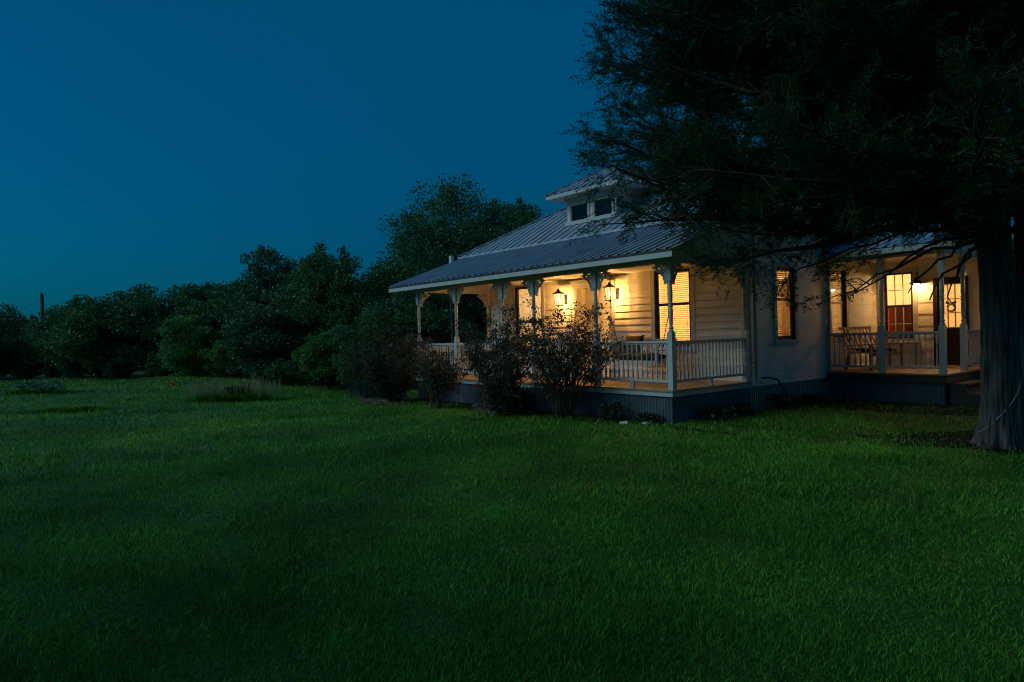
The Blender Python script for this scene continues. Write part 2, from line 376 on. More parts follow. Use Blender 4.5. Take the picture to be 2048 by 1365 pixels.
def window(T, w, blind=None, munt=None, mid=None, frame=.055, casing=.11, sill=True):
    """casing > sash, pane, blind, muntin"""
    u0, u1, z0, z1 = w; c = casing
    m = MB(T)
    m.box(u0-c, u0, .0, .036, z0, z1).box(u1, u1+c, .0, .036, z0, z1).box(u0-c-.02, u1+c+.02, .0, .042, z1, z1+c)
    if sill: m.box(u0-c-.03, u1+c+.03, 0, .06, z0-.05, z0).box(u0-c, u1+c, 0, .03, z0-.12, z0-.05)
    m.box(u0, u0+.02, -.12, -.001, z0, z1).box(u1-.02, u1, -.12, -.001, z0, z1).box(u0+.02, u1-.02, -.12, -.001, z1-.02, z1).box(u0+.02, u1-.02, -.12, -.001, z0, z0+.02)
    win = m.build('window', 'trim', house)
    zm = mid or (z0+z1)/2; f = frame; a0, a1 = u0+.02, u1-.02
    m = MB(T)
    m.box(a0, a0+f, -.06, -.02, z0+.02, z1-.02).box(a1-f, a1, -.06, -.02, z0+.02, z1-.02)
    m.box(a0+f, a1-f, -.06, -.02, z1-.02-f, z1-.02).box(a0+f, a1-f, -.06, -.02, z0+.02, z0+.02+f*1.3).box(a0+f, a1-f, -.062, -.015, zm-.03, zm+.03)
    # dark outer stop, proud of the sash
    m.box(a0, a0+.022, -.018, .012, z0+.02, z1-.02).box(a1-.022, a1, -.018, .012, z0+.02, z1-.02).box(a0+.022, a1-.022, -.018, .012, z1-.045, z1-.02)
    m.build('sash', 'dark', win)
    MB(T).box(a0+f, a1-f, -.044, -.040, z0+.04, z1-.04).build('pane', 'glass', win)
    if munt:
        m = MB(T); nu, segs = munt
        for q in range(1, nu):
            u = a0+f+(a1-a0-2*f)*q/nu; m.box(u-.011, u+.011, -.058, -.028, z0+.04, zm-.03).box(u-.011, u+.011, -.058, -.028, zm+.03, z1-.04)
        for z in segs: m.box(a0+f, a1-f, -.056, -.03, z-.011, z+.011)
        m.build('muntin', 'trim', win)
    if blind:
        bz, tilt, gap = blind; m = MB(T); z = z1-.09; b0, b1 = a0+f-.01, a1-f+.01
        m.box(b0, b1, -.115, -.085, z1-.085, z1-.045)
        q = 0
        while z > bz:
            tl = tilt*(1+.25*math.sin(q*1.7)); dz = .021*math.sin(tl); dy = .021*math.cos(tl)
            m.hexa([(b0, -.10-dy, z-dz), (b1, -.10-dy, z-dz), (b1, -.10+dy, z+dz), (b0, -.10+dy, z+dz),
                    (b0, -.10-dy, z-dz+.002), (b1, -.10-dy, z-dz+.002), (b1, -.10+dy, z+dz+.002), (b0, -.10+dy, z+dz+.002)])
            z -= gap; q += 1
        m.box(b0, b1, -.11, -.09, z-.01, z+.015)
        for u in (b0+.12, b1-.12): m.box(u-.003, u+.003, -.102, -.098, z, z1-.06)
        m.build('blind', 'blind', win)
    return win
window(FRONT(YW), W_LEFT, None, None, 2.06)
window(FRONT(YW), W_MAIN, (1.42, R(26), .043), None, 2.31)
window(SIDE(0), W_S1, (1.62, R(34), .046), None, 2.33, frame=.06)
window(SIDE(0), W_S2, (1.6, R(34), .046), None, 2.28, frame=.06)
window(FRONT(YB), W_B, None, (3, (2.60, 1.73)), 2.19, frame=.04)
window(FRONT(YB), W_G, None, (2, (2.6, 1.85)), 2.2, frame=.05)
# curtain in the wing window, shade in the left window
m = MB(FRONT(YB))
for k in range(8):
    m.bar((3.02+.012*k, -.16+.03*(k % 2), 2.9), (3.0+.035*k if k < 4 else 3.1+.03*k, -.16+.03*(k % 2), 1.5), .04, .012, (0, 1, 0))
m.build('curtain', 'blind', house)

# back door with nine lights
T = FRONT(YB); u0, u1, z0, z1 = D_B
m = MB(T); m.box(u0, u0+.10, -.10, .035, z0, z1).box(u1-.10, u1, -.10, .035, z0, z1).box(u0+.10, u1-.10, -.10, .035, z1-.12, z1)
m.build('door_frame', 'dark', house)
a0, a1 = u0+.10, u1-.10; lz0, lz1 = 1.62, 2.66
m = MB(T); m.box(a0, a1, -.07, -.03, z0+.03, lz0).box(a0, a0+.05, -.07, -.03, lz0, lz1).box(a1-.05, a1, -.07, -.03, lz0, lz1).box(a0, a1, -.07, -.03, lz1, z1-.12)
m.box(a0+.08, (a0+a1)/2-.03, -.03, -.018, .82, 1.5).box((a0+a1)/2+.03, a1-.08, -.03, -.018, .82, 1.5)
door = m.build('door', 'door', house)
m = MB(T); g0, g1 = a0+.05, a1-.05
m.box(g0-.02, g0, -.03, -.012, lz0, lz1).box(g1, g1+.02, -.03, -.012, lz0, lz1).box(g0-.02, g1+.02, -.03, -.010, lz0-.03, lz0).box(g0-.02, g1+.02, -.03, -.012, lz1, lz1+.02)
for q in (1, 2):
    u = g0+(g1-g0)*q/3; m.box(u-.01, u+.01, -.06, -.025, lz0, lz1)
    z = lz0+(lz1-lz0)*q/3; m.box(g0, g1, -.058, -.027, z-.01, z+.01)
m.build('muntin', 'trim', door); MB(T).box(g0, g1, -.048, -.045, lz0, lz1).build('pane', 'glass', door)
MB(T).tube([(a0+.05, -.03, 1.5), (a0+.05, .03, 1.5), (a0+.13, .035, 1.5)], .012).build('handle', 'chain', door)
MB(T).box(a0-.02, a1+.02, -.1, .08, .60, .665).build('threshold', 'trim', house)
MB(T).box(1.03, 1.11, .014, .04, 1.05, 1.17).build('outlet_box', 'white', house)

# ---- front porch floor, skirt, beams
def corrugated(T, u0, u1, z0, z1, pitch=.072, amp=.013, name='skirt', m='skirt', parent=None):
    n = int((u1-u0)/pitch*6); V = []
    for i in range(n+1):
        u = u0+(u1-u0)*i/n; d = amp*math.cos(2*math.pi*(u-u0)/pitch)
        V += [T(u, d, z0), T(u, d, z1)]
    F_ = [(2*i, 2*i+2, 2*i+3, 2*i+1) for i in range(n)]
    me = bpy.data.meshes.new(name); me.from_pydata(V, [], F_); me.polygons.foreach_set('use_smooth', [True]*len(F_))
    return link(name, me, m, parent or house)
XL = -8.70
m = MB(); x = XL-.05
while x < .085:                                   # deck boards run front to back, small gaps
    m.box(x, min(x+.132, .09), -.115, YW-.004, ZF-.035, ZF+random.uniform(-.0015, .0015)); x += .137
m.build('porch_floor', 'deck', house)
MB().box(XL-.03, .07, -.095, -.07, .50, ZF-.037).box(.045, .07, -.069, YW, .50, ZF-.037).box(XL-.03, XL-.005, -.069, YW, .50, ZF-.037).build('porch_rim', 'trim', house)
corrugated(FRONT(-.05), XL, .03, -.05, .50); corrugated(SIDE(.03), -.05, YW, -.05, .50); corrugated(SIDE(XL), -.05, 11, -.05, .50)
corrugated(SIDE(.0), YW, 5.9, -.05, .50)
ZB = 2.95
MB().box(-8.72, .07, -.06, .06, ZB, 3.12).box(-.055, .07, .061, YW-.03, ZB, 3.12).box(-8.72, -8.6, .061, YW-.03, ZB, 3.12).build('porch_beam', 'trim', house)
m = MB(); x = -8.72
while x < .07:                                    # beadboard ceiling
    m.box(x, min(x+.086, .07), .0, YW, 3.122, 3.14); x += .09
m.build('porch_ceiling', 'ceil', house)
# posts
PX = [0.0, -1.867, -3.78, -4.905, -6.825, -8.643]
def post_mesh(h=ZB-ZF, half=.055, sq0=1.06, sq1=.33):
    m = MB(); m.box(-half, half, -half, half, 0, sq0)
    t = h-sq1-sq0; r = half*.98
    prof = [(.80, 0), (.95, .012), (.95, .03), (.62, .045), (.62, .06), (.9, .075), (.9, .09), (.58, .11), (.72, .25), (.78, .38), (.72, .47), (.60, .49), (.88, .505), (.88, .52), (.62, .53),
            (.62, .545), (.88, .56), (.88, .575), (.60, .59), (.74, .62), (.80, .72), (.72, .86), (.58, .925), (.9, .94), (.9, .955), (.6, .965), (.85, .985), (.85, 1)]
    m.lathe([(r*a, sq0+t*b) for a, b in prof], (0, 0, 0), 14)
    m.box(-half, half, -half, half, h-sq1, h)
    return m
pm = None
posts = []
for k, x in enumerate(PX):
    if pm is None:
        o = post_mesh().build('porch_post', 'trim', house); pm = o.data; pm.set_sharp_from_angle(angle=R(35))
    else: o = bpy.data.objects.new('porch_post', pm); col.objects.link(o); o.parent = house
    o.location = (x, 0, ZF); posts.append(o)
for x in (0.0, -8.643):
    o = bpy.data.objects.new('porch_post', pm); col.objects.link(o); o.parent = house; o.location = (x, YW-.085, ZF); posts.append(o)
# scrollwork brackets: built along +u from the post face, hanging from the beam
def bracket_mesh():
    m = MB(); th = .016
    def ring(cx, cz, r0, r1, n=20, a0=0, a1=2*math.pi):
        full = abs(a1-a0-2*math.pi) < 1e-6; k = n if full else n+1
        vs = []
        for i in range(k):
            t = a0+(a1-a0)*i/n; c, s = math.cos(t), math.sin(t)
            for r, y in ((r0, -th), (r1, -th), (r1, th), (r0, th)): vs.append((cx+r*c, y, cz+r*s))
        fs = []
        for i in range(n):
            a, b = 4*i, 4*((i+1) % k)
            for q in range(4): fs.append((a+q, a+(q+1) % 4, b+(q+1) % 4, b+q))
        if not full: fs += [(0, 1, 2, 3), (4*n+3, 4*n+2, 4*n+1, 4*n)]
        m.add(vs, fs)
    m.box(0, .27, -th, th, -.03, 0); m.box(0, .028, -th, th, -.36, -.03)
    ring(.185, -.095, .036, .066); ring(.075, -.082, .022, .050); ring(.085, -.185, .030, .058); ring(.06, -.275, .018, .042)
    ring(.255, -.045, .010, .028)
    ring(.40, -.40, .335, .365, 16, R(100), R(178))
    return m
bm_ = None
def put_bracket(post, rz, off=.055):
    global bm_
    if bm_ is None: o = bracket_mesh().build('bracket', 'trim', post); bm_ = o.data
    else: o = bpy.data.objects.new('bracket', bm_); col.objects.link(o); o.parent = post
    o.rotation_euler = (0, 0, rz); o.location = (off*math.cos(rz), off*math.sin(rz), ZB-ZF-.001)
for k in range(6):
    if k > 0: put_bracket(posts[k], 0)
    if k < 5: put_bracket(posts[k], math.pi)
put_bracket(posts[0], math.pi/2); put_bracket(posts[5], math.pi/2); put_bracket(posts[6], -math.pi/2); put_bracket(posts[7], -math.pi/2)
# railings
def baluster_mesh(h):
    m = MB(); a = .0155
    m.box(-a, a, -a, a, 0, h*.27); m.box(-a, a, -a, a, h*.76, h)
    z0, z1 = h*.27, h*.76; t = z1-z0
    m.lathe([(a*r, z0+t*z) for r, z in [(.8, 0), (.55, .03), (1.05, .07), (.5, .11), (.9, .14), (.75, .17), (.95, .35), (.75, .62), (.5, .80), (.55, .85), (1.05, .90), (.5, .94), (.8, 1)]], (0, 0, 0), 8)
    return m
bal = {}
def railing(p0, p1, z, hb=.13, ht=.90, sp=.117, mtl='trim', foot=True):
    p0, p1 = Vector((*p0, z)), Vector((*p1, z)); d = (p1-p0); Ln = d.length; d.normalize()
    r = child('railing', house); r.location = p0; r.rotation_euler = (0, 0, math.atan2(d.y, d.x))
    MB().box(0, Ln, -.040, .040, ht-.035, ht).box(0, Ln, -.022, .022, ht-.062, ht-.0355).build('handrail', mtl, r)
    m = MB().box(0, Ln, -.028, .028, hb, hb+.05)
    if foot: m.box(Ln/2-.03, Ln/2+.03, -.025, .025, .003, hb-.001)
    m.build('bottom_rail', mtl, r)
    h = ht-.062-hb-.05; n = max(2, round(Ln/sp))
    for i in range(n):
        if (h, mtl) not in bal: o = baluster_mesh(h).build('baluster', mtl, r); bal[(h, mtl)] = o.data
        else: o = bpy.data.objects.new('baluster', bal[(h, mtl)]); col.objects.link(o); o.parent = r
        o.location = (Ln*(i+.5)/n, 0, hb+.05)
    return r
q = .056
for a, b in ((1, 0), (2, 1), (4, 3), (5, 4)): railing((PX[a]+q, 0), (PX[b]-q, 0), ZF)
railing((0, q), (0, YW-.142), ZF); railing((-8.643, q), (-8.643, YW-.142), ZF)

# ---- roofs
def ribbed(name, eave0, eave1, upv, length_at, pitch=.22, rib=.022, rw=.05, th=.012, parent=None, fall=True):
    """panel strips from the eave line up the slope, with a raised rib between them"""
    e0, e1 = Vector(eave0), Vector(eave1); d = (e1-e0); Ln = d.length; d.normalize(); u = Vector(upv).normalized()
    nrm = d.cross(u); nrm = nrm if nrm.z > 0 else -nrm; nrm.normalize()
    V, F_ = [], []
    n = max(1, int(round(Ln/pitch))); st = [0]
    for i in range(n):
        c = Ln*(i+.5)/n; st += [c-rw/2-.012, c-rw/2, c+rw/2, c+rw/2+.012]
    st.append(Ln); hh = [0]
    for i in range(n): hh += [0, rib, rib, 0]
    hh.append(0)
    for s, h in zip(st, hh):
        Lg = max(length_at(s/Ln), .0)
        V += [e0+d*s+nrm*h, e0+d*s+u*Lg+nrm*h]
    k = len(V)
    F_ += [(2*i, 2*i+2, 2*i+3, 2*i+1) for i in range(len(st)-1)]
    # underside
    V += [e0-nrm*th, e1-nrm*th, e1-nrm*th+u*length_at(1), e0-nrm*th+u*length_at(0)]
    if length_at(.5) > max(length_at(0), length_at(1))+.01:
        V += [e0+d*Ln/2-nrm*th+u*length_at(.5)]; F_.append((k, k+1, k+4))
    else: F_.append((k, k+1, k+2, k+3))
    me = bpy.data.meshes.new(name); me.from_pydata([tuple(v) for v in V], [], F_)
    return link(name, me, 'roof', parent or house)
XR0, XR1 = -9.55, .42; YE = -.45; ZE = 3.15; SP = .36; YM = 2.10
ribbed('porch_roof', (XR0, YE, ZE), (XR1, YE, ZE), (0, 1, SP), lambda t: math.hypot(1, SP)*(YM+.25-YE), pitch=.225, rib=.03)
ZM = 4.15; SM = .58; HX = (XR1-XR0)/2+.08; XC = (XR0+XR1)/2; e0x, e1x = XC-HX, XC+HX; YC = YM+HX; ZA = ZM+SM*HX
hl = math.hypot(1, SM)
ln = lambda t: hl*HX*(1-abs(2*t-1))
mr_ = ribbed('main_roof', (e0x, YM, ZM), (e1x, YM, ZM), (0, 1, SM), ln, pitch=.30, rib=.03)
ribbed('main_roof', (e1x, YM, ZM), (e1x, YM+2*HX, ZM), (-1, 0, SM), ln, pitch=.30, rib=.03)
ribbed('main_roof', (e0x, YM+2*HX, ZM), (e0x, YM, ZM), (1, 0, SM), ln, pitch=.30, rib=.03)
ribbed('main_roof', (e1x, YM+2*HX, ZM), (e0x, YM+2*HX, ZM), (0, -1, SM), ln, pitch=.30, rib=.03)
ap = (XC, YC, ZA+.03)
m = MB()
for cx, cy in ((e0x, YM), (e1x, YM), (e0x, YM+2*HX), (e1x, YM+2*HX)): m.bar((cx, cy, ZM+.025), ap, .16, .03)
m.build('hip_cap', 'roof', mr_)
# eave trim of the main roof: flashing and fascia board
MB().box(e0x, e1x, YM-.03, YM-.004, ZM-.06, ZM+.0).build('flashing', 'roof', house)
MB().box(e1x-.03, e1x-.004, YM+.0, YM+2*HX, ZM-.16, ZM-.012).build('fascia', 'trim', house)
MB().box(e0x+.004, e0x+.03, YM, YM+2*HX, ZM-.16, ZM-.012).build('fascia', 'trim', house)
MB().box(-.0, e1x-.03, YM+.15, YM+2*HX, ZM-.17, ZM-.15).build('soffit', 'trim', house)
# porch eave: fascia, soffit, rake boards
MB().box(XR0+.03, XR1-.03, YE+.01, YE+.035, 3.005, 3.105).build('fascia', 'trim', house)
MB().box(XR0+.05, XR1-.05, YE+.002, YE+.04, 3.1055, 3.1365).build('drip_edge', 'rimw', house)
MB().box(XR0+.06, XR1-.06, YE+.061, -.061, 3.04, 3.055).build('soffit', 'trim', house)
def rake(x0, x1, zo0, zo1, name, mt):
    ya, yb = YE+.06, YM+.3; za = ZE+SP*(ya-YE); zb_ = ZE+SP*(yb-YE)
    MB().hexa([(x0, ya, za+zo0), (x1, ya, za+zo0), (x1, yb, zb_+zo0), (x0, yb, zb_+zo0), (x0, ya, za+zo1), (x1, ya, za+zo1), (x1, yb, zb_+zo1), (x0, yb, zb_+zo1)]).build(name, mt, house)
rake(XR1-.04, XR1-.012, -.13, -.016, 'rake_board', 'trim'); rake(XR0+.012, XR0+.04, -.13, -.016, 'rake_board', 'trim')
# ends of the porch attic
for xa, xb in ((.03, .068), (-8.718, -8.68)):
    ys_ = [(-.05, 3.121), (YW-.03, 3.121), (YW-.03, ZE+SP*(YW-.03-YE)-.05), (-.05, ZE+SP*(-.05-YE)-.05)]
    MB().add([(xa, *p) for p in ys_]+[(xb, *p) for p in ys_], [(0, 1, 2, 3), (7, 6, 5, 4), (0, 1, 5, 4), (1, 2, 6, 5), (2, 3, 7, 6), (3, 0, 4, 7)]).build('porch_gable', 'siding', house)
MB().box(-8.6, 0, YW+.0, YW+.05, 3.9, 4.1).build('frieze', 'trim', house)

# ---- dormer
dx0, dx1, DY = -5.64, -3.87, 2.95
zr = lambda y: ZM+SM*(y-YM)
DZ0, DZ1 = zr(DY)+.015, 5.36
wl, wr_, wz0, wz1 = (-5.47, -4.88), (-4.60, -4.02), 4.68, 5.16
dm = child('dormer', house)
m = MB(FRONT(DY))
for a, b, c, d in rects(dx0, dx1, DZ0-.05, DZ1, [(*wl, wz0, wz1), (*wr_, wz0, wz1)]): m.box(a, b, -.08, 0, c, d)
yb = YM+(DZ1-ZM)/SM
for xa, xb in ((dx0, dx0+.05), (dx1-.05, dx1)):
    m.add([(xa, -.081, DZ0-.05), (xa, -.081, DZ1), (xa, -(yb-DY), DZ1), (xb, -.081, DZ0-.05), (xb, -.081, DZ1), (xb, -(yb-DY), DZ1)], [(0, 1, 2), (5, 4, 3), (0, 1, 4, 3), (1, 2, 5, 4), (2, 0, 3, 5)])
m.build('wall', 'siding', dm)
m = MB(FRONT(DY))
for a, b in (wl, wr_): m.box(a-.09, a-.01, .001, .022, wz0-.02, wz1+.03).box(b+.01, b+.09, .001, .022, wz0-.02, wz1+.03)
m.box(dx0, dx1, .0011, .018, wz1+.031, DZ1-.03).box(dx0-.02, dx1+.02, .001, .04, DZ0-.01, wz0-.021).box(dx0-.03, dx1+.03, .041, .075, DZ0-.03, DZ0+.07)
m.build('trim', 'trim', dm)
for a, b in (wl, wr_):
    m = MB(FRONT(DY)); m.box(a, a+.035, -.05, -.01, wz0, wz1).box(b-.035, b, -.05, -.01, wz0, wz1).box(a+.035, b-.035, -.05, -.01, wz1-.04, wz1).box(a+.035, b-.035, -.05, -.01, wz0, wz0+.05)
    m.build('window_frame', 'dark', dm)
for a, b in (wl, wr_): MB(FRONT(DY)).box(a+.035, b-.035, -.035, -.03, wz0+.05, wz1-.04).build('pane', 'glass_dark', dm)
MB(FRONT(DY)).box(dx0+.06, dx1-.06, -.5, -.45, DZ0+.35, DZ1).build('attic_back', 'rimw', dm)
# dormer hip roof
ox0, ox1, oy, oz = -6.03, -3.42, 2.50, 5.46; SD = .58; hw = (ox1-ox0)/2; hD = math.hypot(1, SD)
ribbed('roof', (ox0, oy, oz), (ox1, oy, oz), (0, 1, SD), lambda t: hD*hw*(1-abs(2*t-1)), pitch=.26, rib=.028, parent=dm)
ybk = 8.2
for sx, x in ((1, ox0), (-1, ox1)):
    a, b = ((x, ybk, oz), (x, oy, oz)) if sx == 1 else ((x, oy, oz), (x, ybk, oz))
    tt = (lambda t: hD*min(hw, (1-t)*(ybk-oy))) if sx == 1 else (lambda t: hD*min(hw, t*(ybk-oy)))
    e0, e1 = Vector(a), Vector(b)
    # plain panel with ribs
    V = [(x, oy, oz), (x, ybk, oz), (x+sx*hw, ybk, oz+SD*hw), (x+sx*hw, oy+hw, oz+SD*hw)]
    mm = MB().add(V, [(0, 1, 2, 3)]); y = oy+.13
    while y < ybk:
        g = min(hw, y-oy); mm.bar((x, y, oz+.014), (x+sx*g, y, oz+SD*g+.014), .05, .03); y += .26
    mm.build('roof', 'roof', dm)
MB().bar((ox0, oy, oz+.02), (ox0+hw, oy+hw, oz+SD*hw+.02), .14, .03).bar((ox1, oy, oz+.02), (ox1-hw, oy+hw, oz+SD*hw+.02), .14, .03).bar((ox0+hw, oy+hw, oz+SD*hw+.02), (ox0+hw, ybk, oz+SD*hw+.02), .16, .03).build('hip_cap', 'roof', dm)
m = MB(); m.box(ox0+.03, ox1-.03, oy+.01, oy+.035, oz-.11, oz-.012); m.box(ox0+.01, ox0+.03, oy+.01, 4.6, oz-.11, oz-.012); m.box(ox1-.03, ox1-.01, oy+.01, 4.6, oz-.11, oz-.012)
m.box(ox0+.03, ox1-.03, oy+.036, DY+.0, oz-.10, oz-.085); m.box(dx1+.001, ox1-.031, DY+.001, 4.6, oz-.10, oz-.085); m.box(ox0+.031, dx0-.001, DY+.001, 4.6, oz-.10, oz-.085)
m.box(dx0-.05, dx1+.05, DY-.05, DY-.0005, oz-.17, oz-.101)
m.build('fascia', 'trim', dm)

# ---- side porch
BX, BY0, OPY = 2.466, 5.93, 7.18; Z2 = ZF+.03
m = MB(); x = .03
while x < BX+.09: m.box(x, min(x+.132, BX+.10), BY0-.10, YB-.02, Z2-.035, Z2+random.uniform(-.0015, .0015)); x += .137
m.build('side_porch_floor', 'deck', house)
MB().box(.03, BX+.08, BY0-.08, BY0-.04, Z2-.20, Z2-.037).box(BX+.04, BX+.08, BY0-.039, YB-.02, Z2-.20, Z2-.037).build('side_porch_rim', 'rimw', house)
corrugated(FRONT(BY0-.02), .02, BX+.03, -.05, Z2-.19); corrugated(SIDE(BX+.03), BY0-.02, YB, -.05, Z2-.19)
ZB2 = 3.19; p2 = None
pl = [(.06, BY0), (1.25, BY0), (BX, BY0), (BX, OPY), (BX, YB-.10)]
for x, y in pl:
    if p2 is None: o = post_mesh(ZB2-Z2, .058, 1.03, .42).build('porch_post', 'trim', house); p2 = o.data; p2.set_sharp_from_angle(angle=R(35))
    else: o = bpy.data.objects.new('porch_post', p2); col.objects.link(o); o.parent = house
    o.location = (x, y, Z2)
railing((.12, BY0), (1.19, BY0), Z2, .10, .90, .114, foot=False); railing((1.31, BY0), (BX-.06, BY0), Z2, .10, .90, .114, foot=False); railing((BX, OPY+.06), (BX, YB-.16), Z2, .10, .90, .114, foot=False)
MB().box(.03, BX+.06, BY0-.055, BY0+.055, ZB2, ZB2+.14).box(BX-.05, BX+.06, BY0+.056, YB-.03, ZB2, ZB2+.14).build('porch_beam', 'trim', house)
m = MB(); x = .03
while x < BX+.05: m.box(x, min(x+.13, BX+.05), BY0-.3, YB-.025, ZB2+.142, ZB2+.155); x += .134
m.build('porch_ceiling', 'ceil', house)
S2 = .27
ribbed('porch_roof', (.03, 5.55, 3.40), (BX+.45, 5.55, 3.40), (0, 1, S2), lambda t: math.hypot(1, S2)*(YB-5.55), pitch=.22)
MB().box(.03, BX+.42, 5.56, 5.585, 3.27, 3.385).build('fascia', 'trim', house)
yy = [(BY0-.2, ZB2+.145), (YB-.02, ZB2+.145), (YB-.02, 4.2), (BY0-.2, 3.42)]
MB().add([(BX+.02, *p) for p in yy]+[(BX+.055, *p) for p in yy], [(0, 1, 2, 3), (7, 6, 5, 4), (0, 1, 5, 4), (1, 2, 6, 5), (2, 3, 7, 6), (3, 0, 4, 7)]).build('porch_gable', 'siding', house)
# side steps, descending to +X
for k in range(3):
    z = Z2-.20*(k+1); x0 = BX+.105+.30*k
    if z < .05: continue
    st = MB().box(x0, x0+.32, BY0+.06, OPY+.1, z-.04, z).box(x0+.27, x0+.29, BY0+.08, OPY+.08, 0, z-.041).box(x0, x0+.30, BY0+.02, BY0+.059, -.02, z-.02)
    st.build('side_step', 'rimw', house)
# front steps in the gap between the paired posts
for k in range(3):
    z = ZF-.16*(k+1)
    MB().box(-4.85, -3.84, -.42-.30*k, -.115-.30*k, z-.05, z).box(-4.82, -3.87, -.40-.3*k, -.37-.3*k, -.02, z-.051).build('front_step', 'rimw', house)

# ---- rear wing gable roof (ridge front to back)
gx0, gx1, gxc = 2.35, 7.1, 4.72; gs = .42; gz = 3.60-(2.95-gx0)*gs+.06; gpk = gz+gs*(gxc-gx0); gy = YB-.42
MB().add([(gx0+.1, YB-.005, 3.58), (6.6, YB-.005, 3.58), (6.6, YB-.005, gz+gs*.4), (gxc, YB-.005, gpk-.03), (gx0+.25, YB-.005, gz+gs*.25-.03),
          (gx0+.1, YB+.1, 3.58), (6.6, YB+.1, 3.58), (6.6, YB+.1, gz+gs*.4), (gxc, YB+.1, gpk-.03), (gx0+.25, YB+.1, gz+gs*.25-.03)],
         [(0, 1, 2, 3, 4), (9, 8, 7, 6, 5), (0, 1, 6, 5), (1, 2, 7, 6), (2, 3, 8, 7), (3, 4, 9, 8), (4, 0, 5, 9)]).build('wing_gable', 'siding', house)
ribbed('wing_roof', (gx0, 15.2, gz), (gx0, gy, gz), (1, 0, gs), lambda t: math.hypot(1, gs)*(gxc-gx0), pitch=.24)
ribbed('wing_roof', (gx1, gy, gz), (gx1, 15.2, gz), (-1, 0, gs), lambda t: math.hypot(1, gs)*(gx1-gxc), pitch=.24)
m = MB()
for xa, xb in ((gx0, gxc), (gx1, gxc)):
    for y, t_ in ((gy+.01, .03),): m.hexa([(xa, y, gz-.14), (xb, y, gpk-.14), (xb, y+t_, gpk-.14), (xa, y+t_, gz-.14), (xa, y, gz-.016), (xb, y, gpk-.016), (xb, y+t_, gpk-.016), (xa, y+t_, gz-.016)])
m.build('rake_board', 'trim', house)
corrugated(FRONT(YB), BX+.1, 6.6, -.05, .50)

# downspout on the corner
m = MB(); m.tube([(.09, YW+.16, 3.9), (.09, YW+.16, .72), (.11, YW+.14, .66), (.26, YW+.05, .60)], .036, 8)
m.box(.03, .125, YW+.12, YW+.20, 1.0, 1.02).box(.03, .125, YW+.12, YW+.20, 2.6, 2.62)
m.build('downspout', 'trim', house)

# ------------------------------------------------------------------ lamps
def point(name, loc, e, r, c=WARM, parent=None):
    l = bpy.data.lights.new(name, 'POINT'); l.energy = e; l.shadow_soft_size = r; l.color = c
    o = bpy.data.objects.new(name, l); col.objects.link(o); o.location = loc
    if parent: o.parent = parent
    return o
def lantern(x, z, label):
    t = thing('wall_lantern', (x, YW-.30, z), label, 'lantern', 'lanterns flanking the recessed front entrance')
    # back plate and arm
    MB().box(-.05, .05, .265, .285, -.12, .14).tube([(0, .265, .02), (0, .10, .02), (0, .07, .10), (0, .03, .26), (0, 0, .29)], .009, 6).build('bracket', 'iron', t)
    # frame: four tapering bars, base ring, roof
    m = MB(); a, b, z0, z1 = .062, .088, -.15, .15
    for sx in (-1, 1):
        for sy in (-1, 1): m.bar((sx*a, sy*a, z0), (sx*b, sy*b, z1), .009, .009)
    m.box(-a-.006, a+.006, -a-.006, a+.006, z0-.014, z0); m.lathe([(.012, z0-.05), (.02, z0-.03), (.015, z0-.0145)], (0, 0, 0), 8)
    m.bar((0, -a, z0), (0, -b, z1), .006, .006).bar((a, 0, z0), (b, 0, z1), .006, .006)
    m.build('frame', 'iron', t)
    m = MB(); m.lathe([(.165, .150), (.165, .156), (.05, .225), (.05, .24), (.035, .245), (.035, .27), (.012, .285), (.012, .30)], (0, 0, 0), 4)
    m.build('roof', 'iron', t)
    m = MB(); a -= .004; b -= .004
    for s1, s2 in (((-1, -1), (1, -1)), ((1, -1), (1, 1)), ((1, 1), (-1, 1)), ((-1, 1), (-1, -1))):
        m.add([(s1[0]*a, s1[1]*a, z0), (s2[0]*a, s2[1]*a, z0), (s2[0]*b, s2[1]*b, z1), (s1[0]*b, s1[1]*b, z1)], [(0, 1, 2, 3)])
    m.build('glass', 'lglass', t)
    MB().lathe([(.010, -.06), (.022, -.03), (.026, .0), (.018, .04), (.010, .06)], (0, 0, 0), 10).build('bulb', 'bulb', t, smooth=True)
    point('lamp_light', (0, 0, .0), 520, .03, parent=t)
lantern(-5.41+.10, 2.60, 'lit black lantern between the shrub tops, left of the entrance recess')
lantern(-3.50, 2.64, 'lit black lantern right of the entrance recess, above the porch swing chain')
# barn lamp by the back door
t = thing('barn_lamp', (1.02, YB-.20, 2.72), 'dark barn style wall lamp glowing over the side porch', 'lamp')
MB().tube([(0, .18, .02), (0, .12, .24), (0, .04, .30), (0, 0, .24), (0, 0, .16)], .011, 8).lathe([(.05, .0), (.05, .02)], (0, .17, .02), 10).build('gooseneck', 'iron', t)
m = MB(); V, F_ = [], []
prof = [(.035, .18), (.045, .12), (.10, .07), (.155, .015), (.165, .0)]
for r, z in prof:
    for k in range(20): V.append((r*math.cos(2*math.pi*k/20), r*math.sin(2*math.pi*k/20), z))
F_ = [(i*20+k, i*20+(k+1) % 20, (i+1)*20+(k+1) % 20, (i+1)*20+k) for i in range(4) for k in range(20)]+[tuple(range(20))]
m.add(V, F_); m.build('shade', 'iron', t, smooth=True)
MB().lathe([(.03, .10), (.05, .06), (.055, .0), (.04, -.035), (.008, -.05)], (0, 0, 0), 14).build('bulb', 'bulb', t, smooth=True)
point('lamp_light', (0, 0, .02), 100, .075, parent=t)
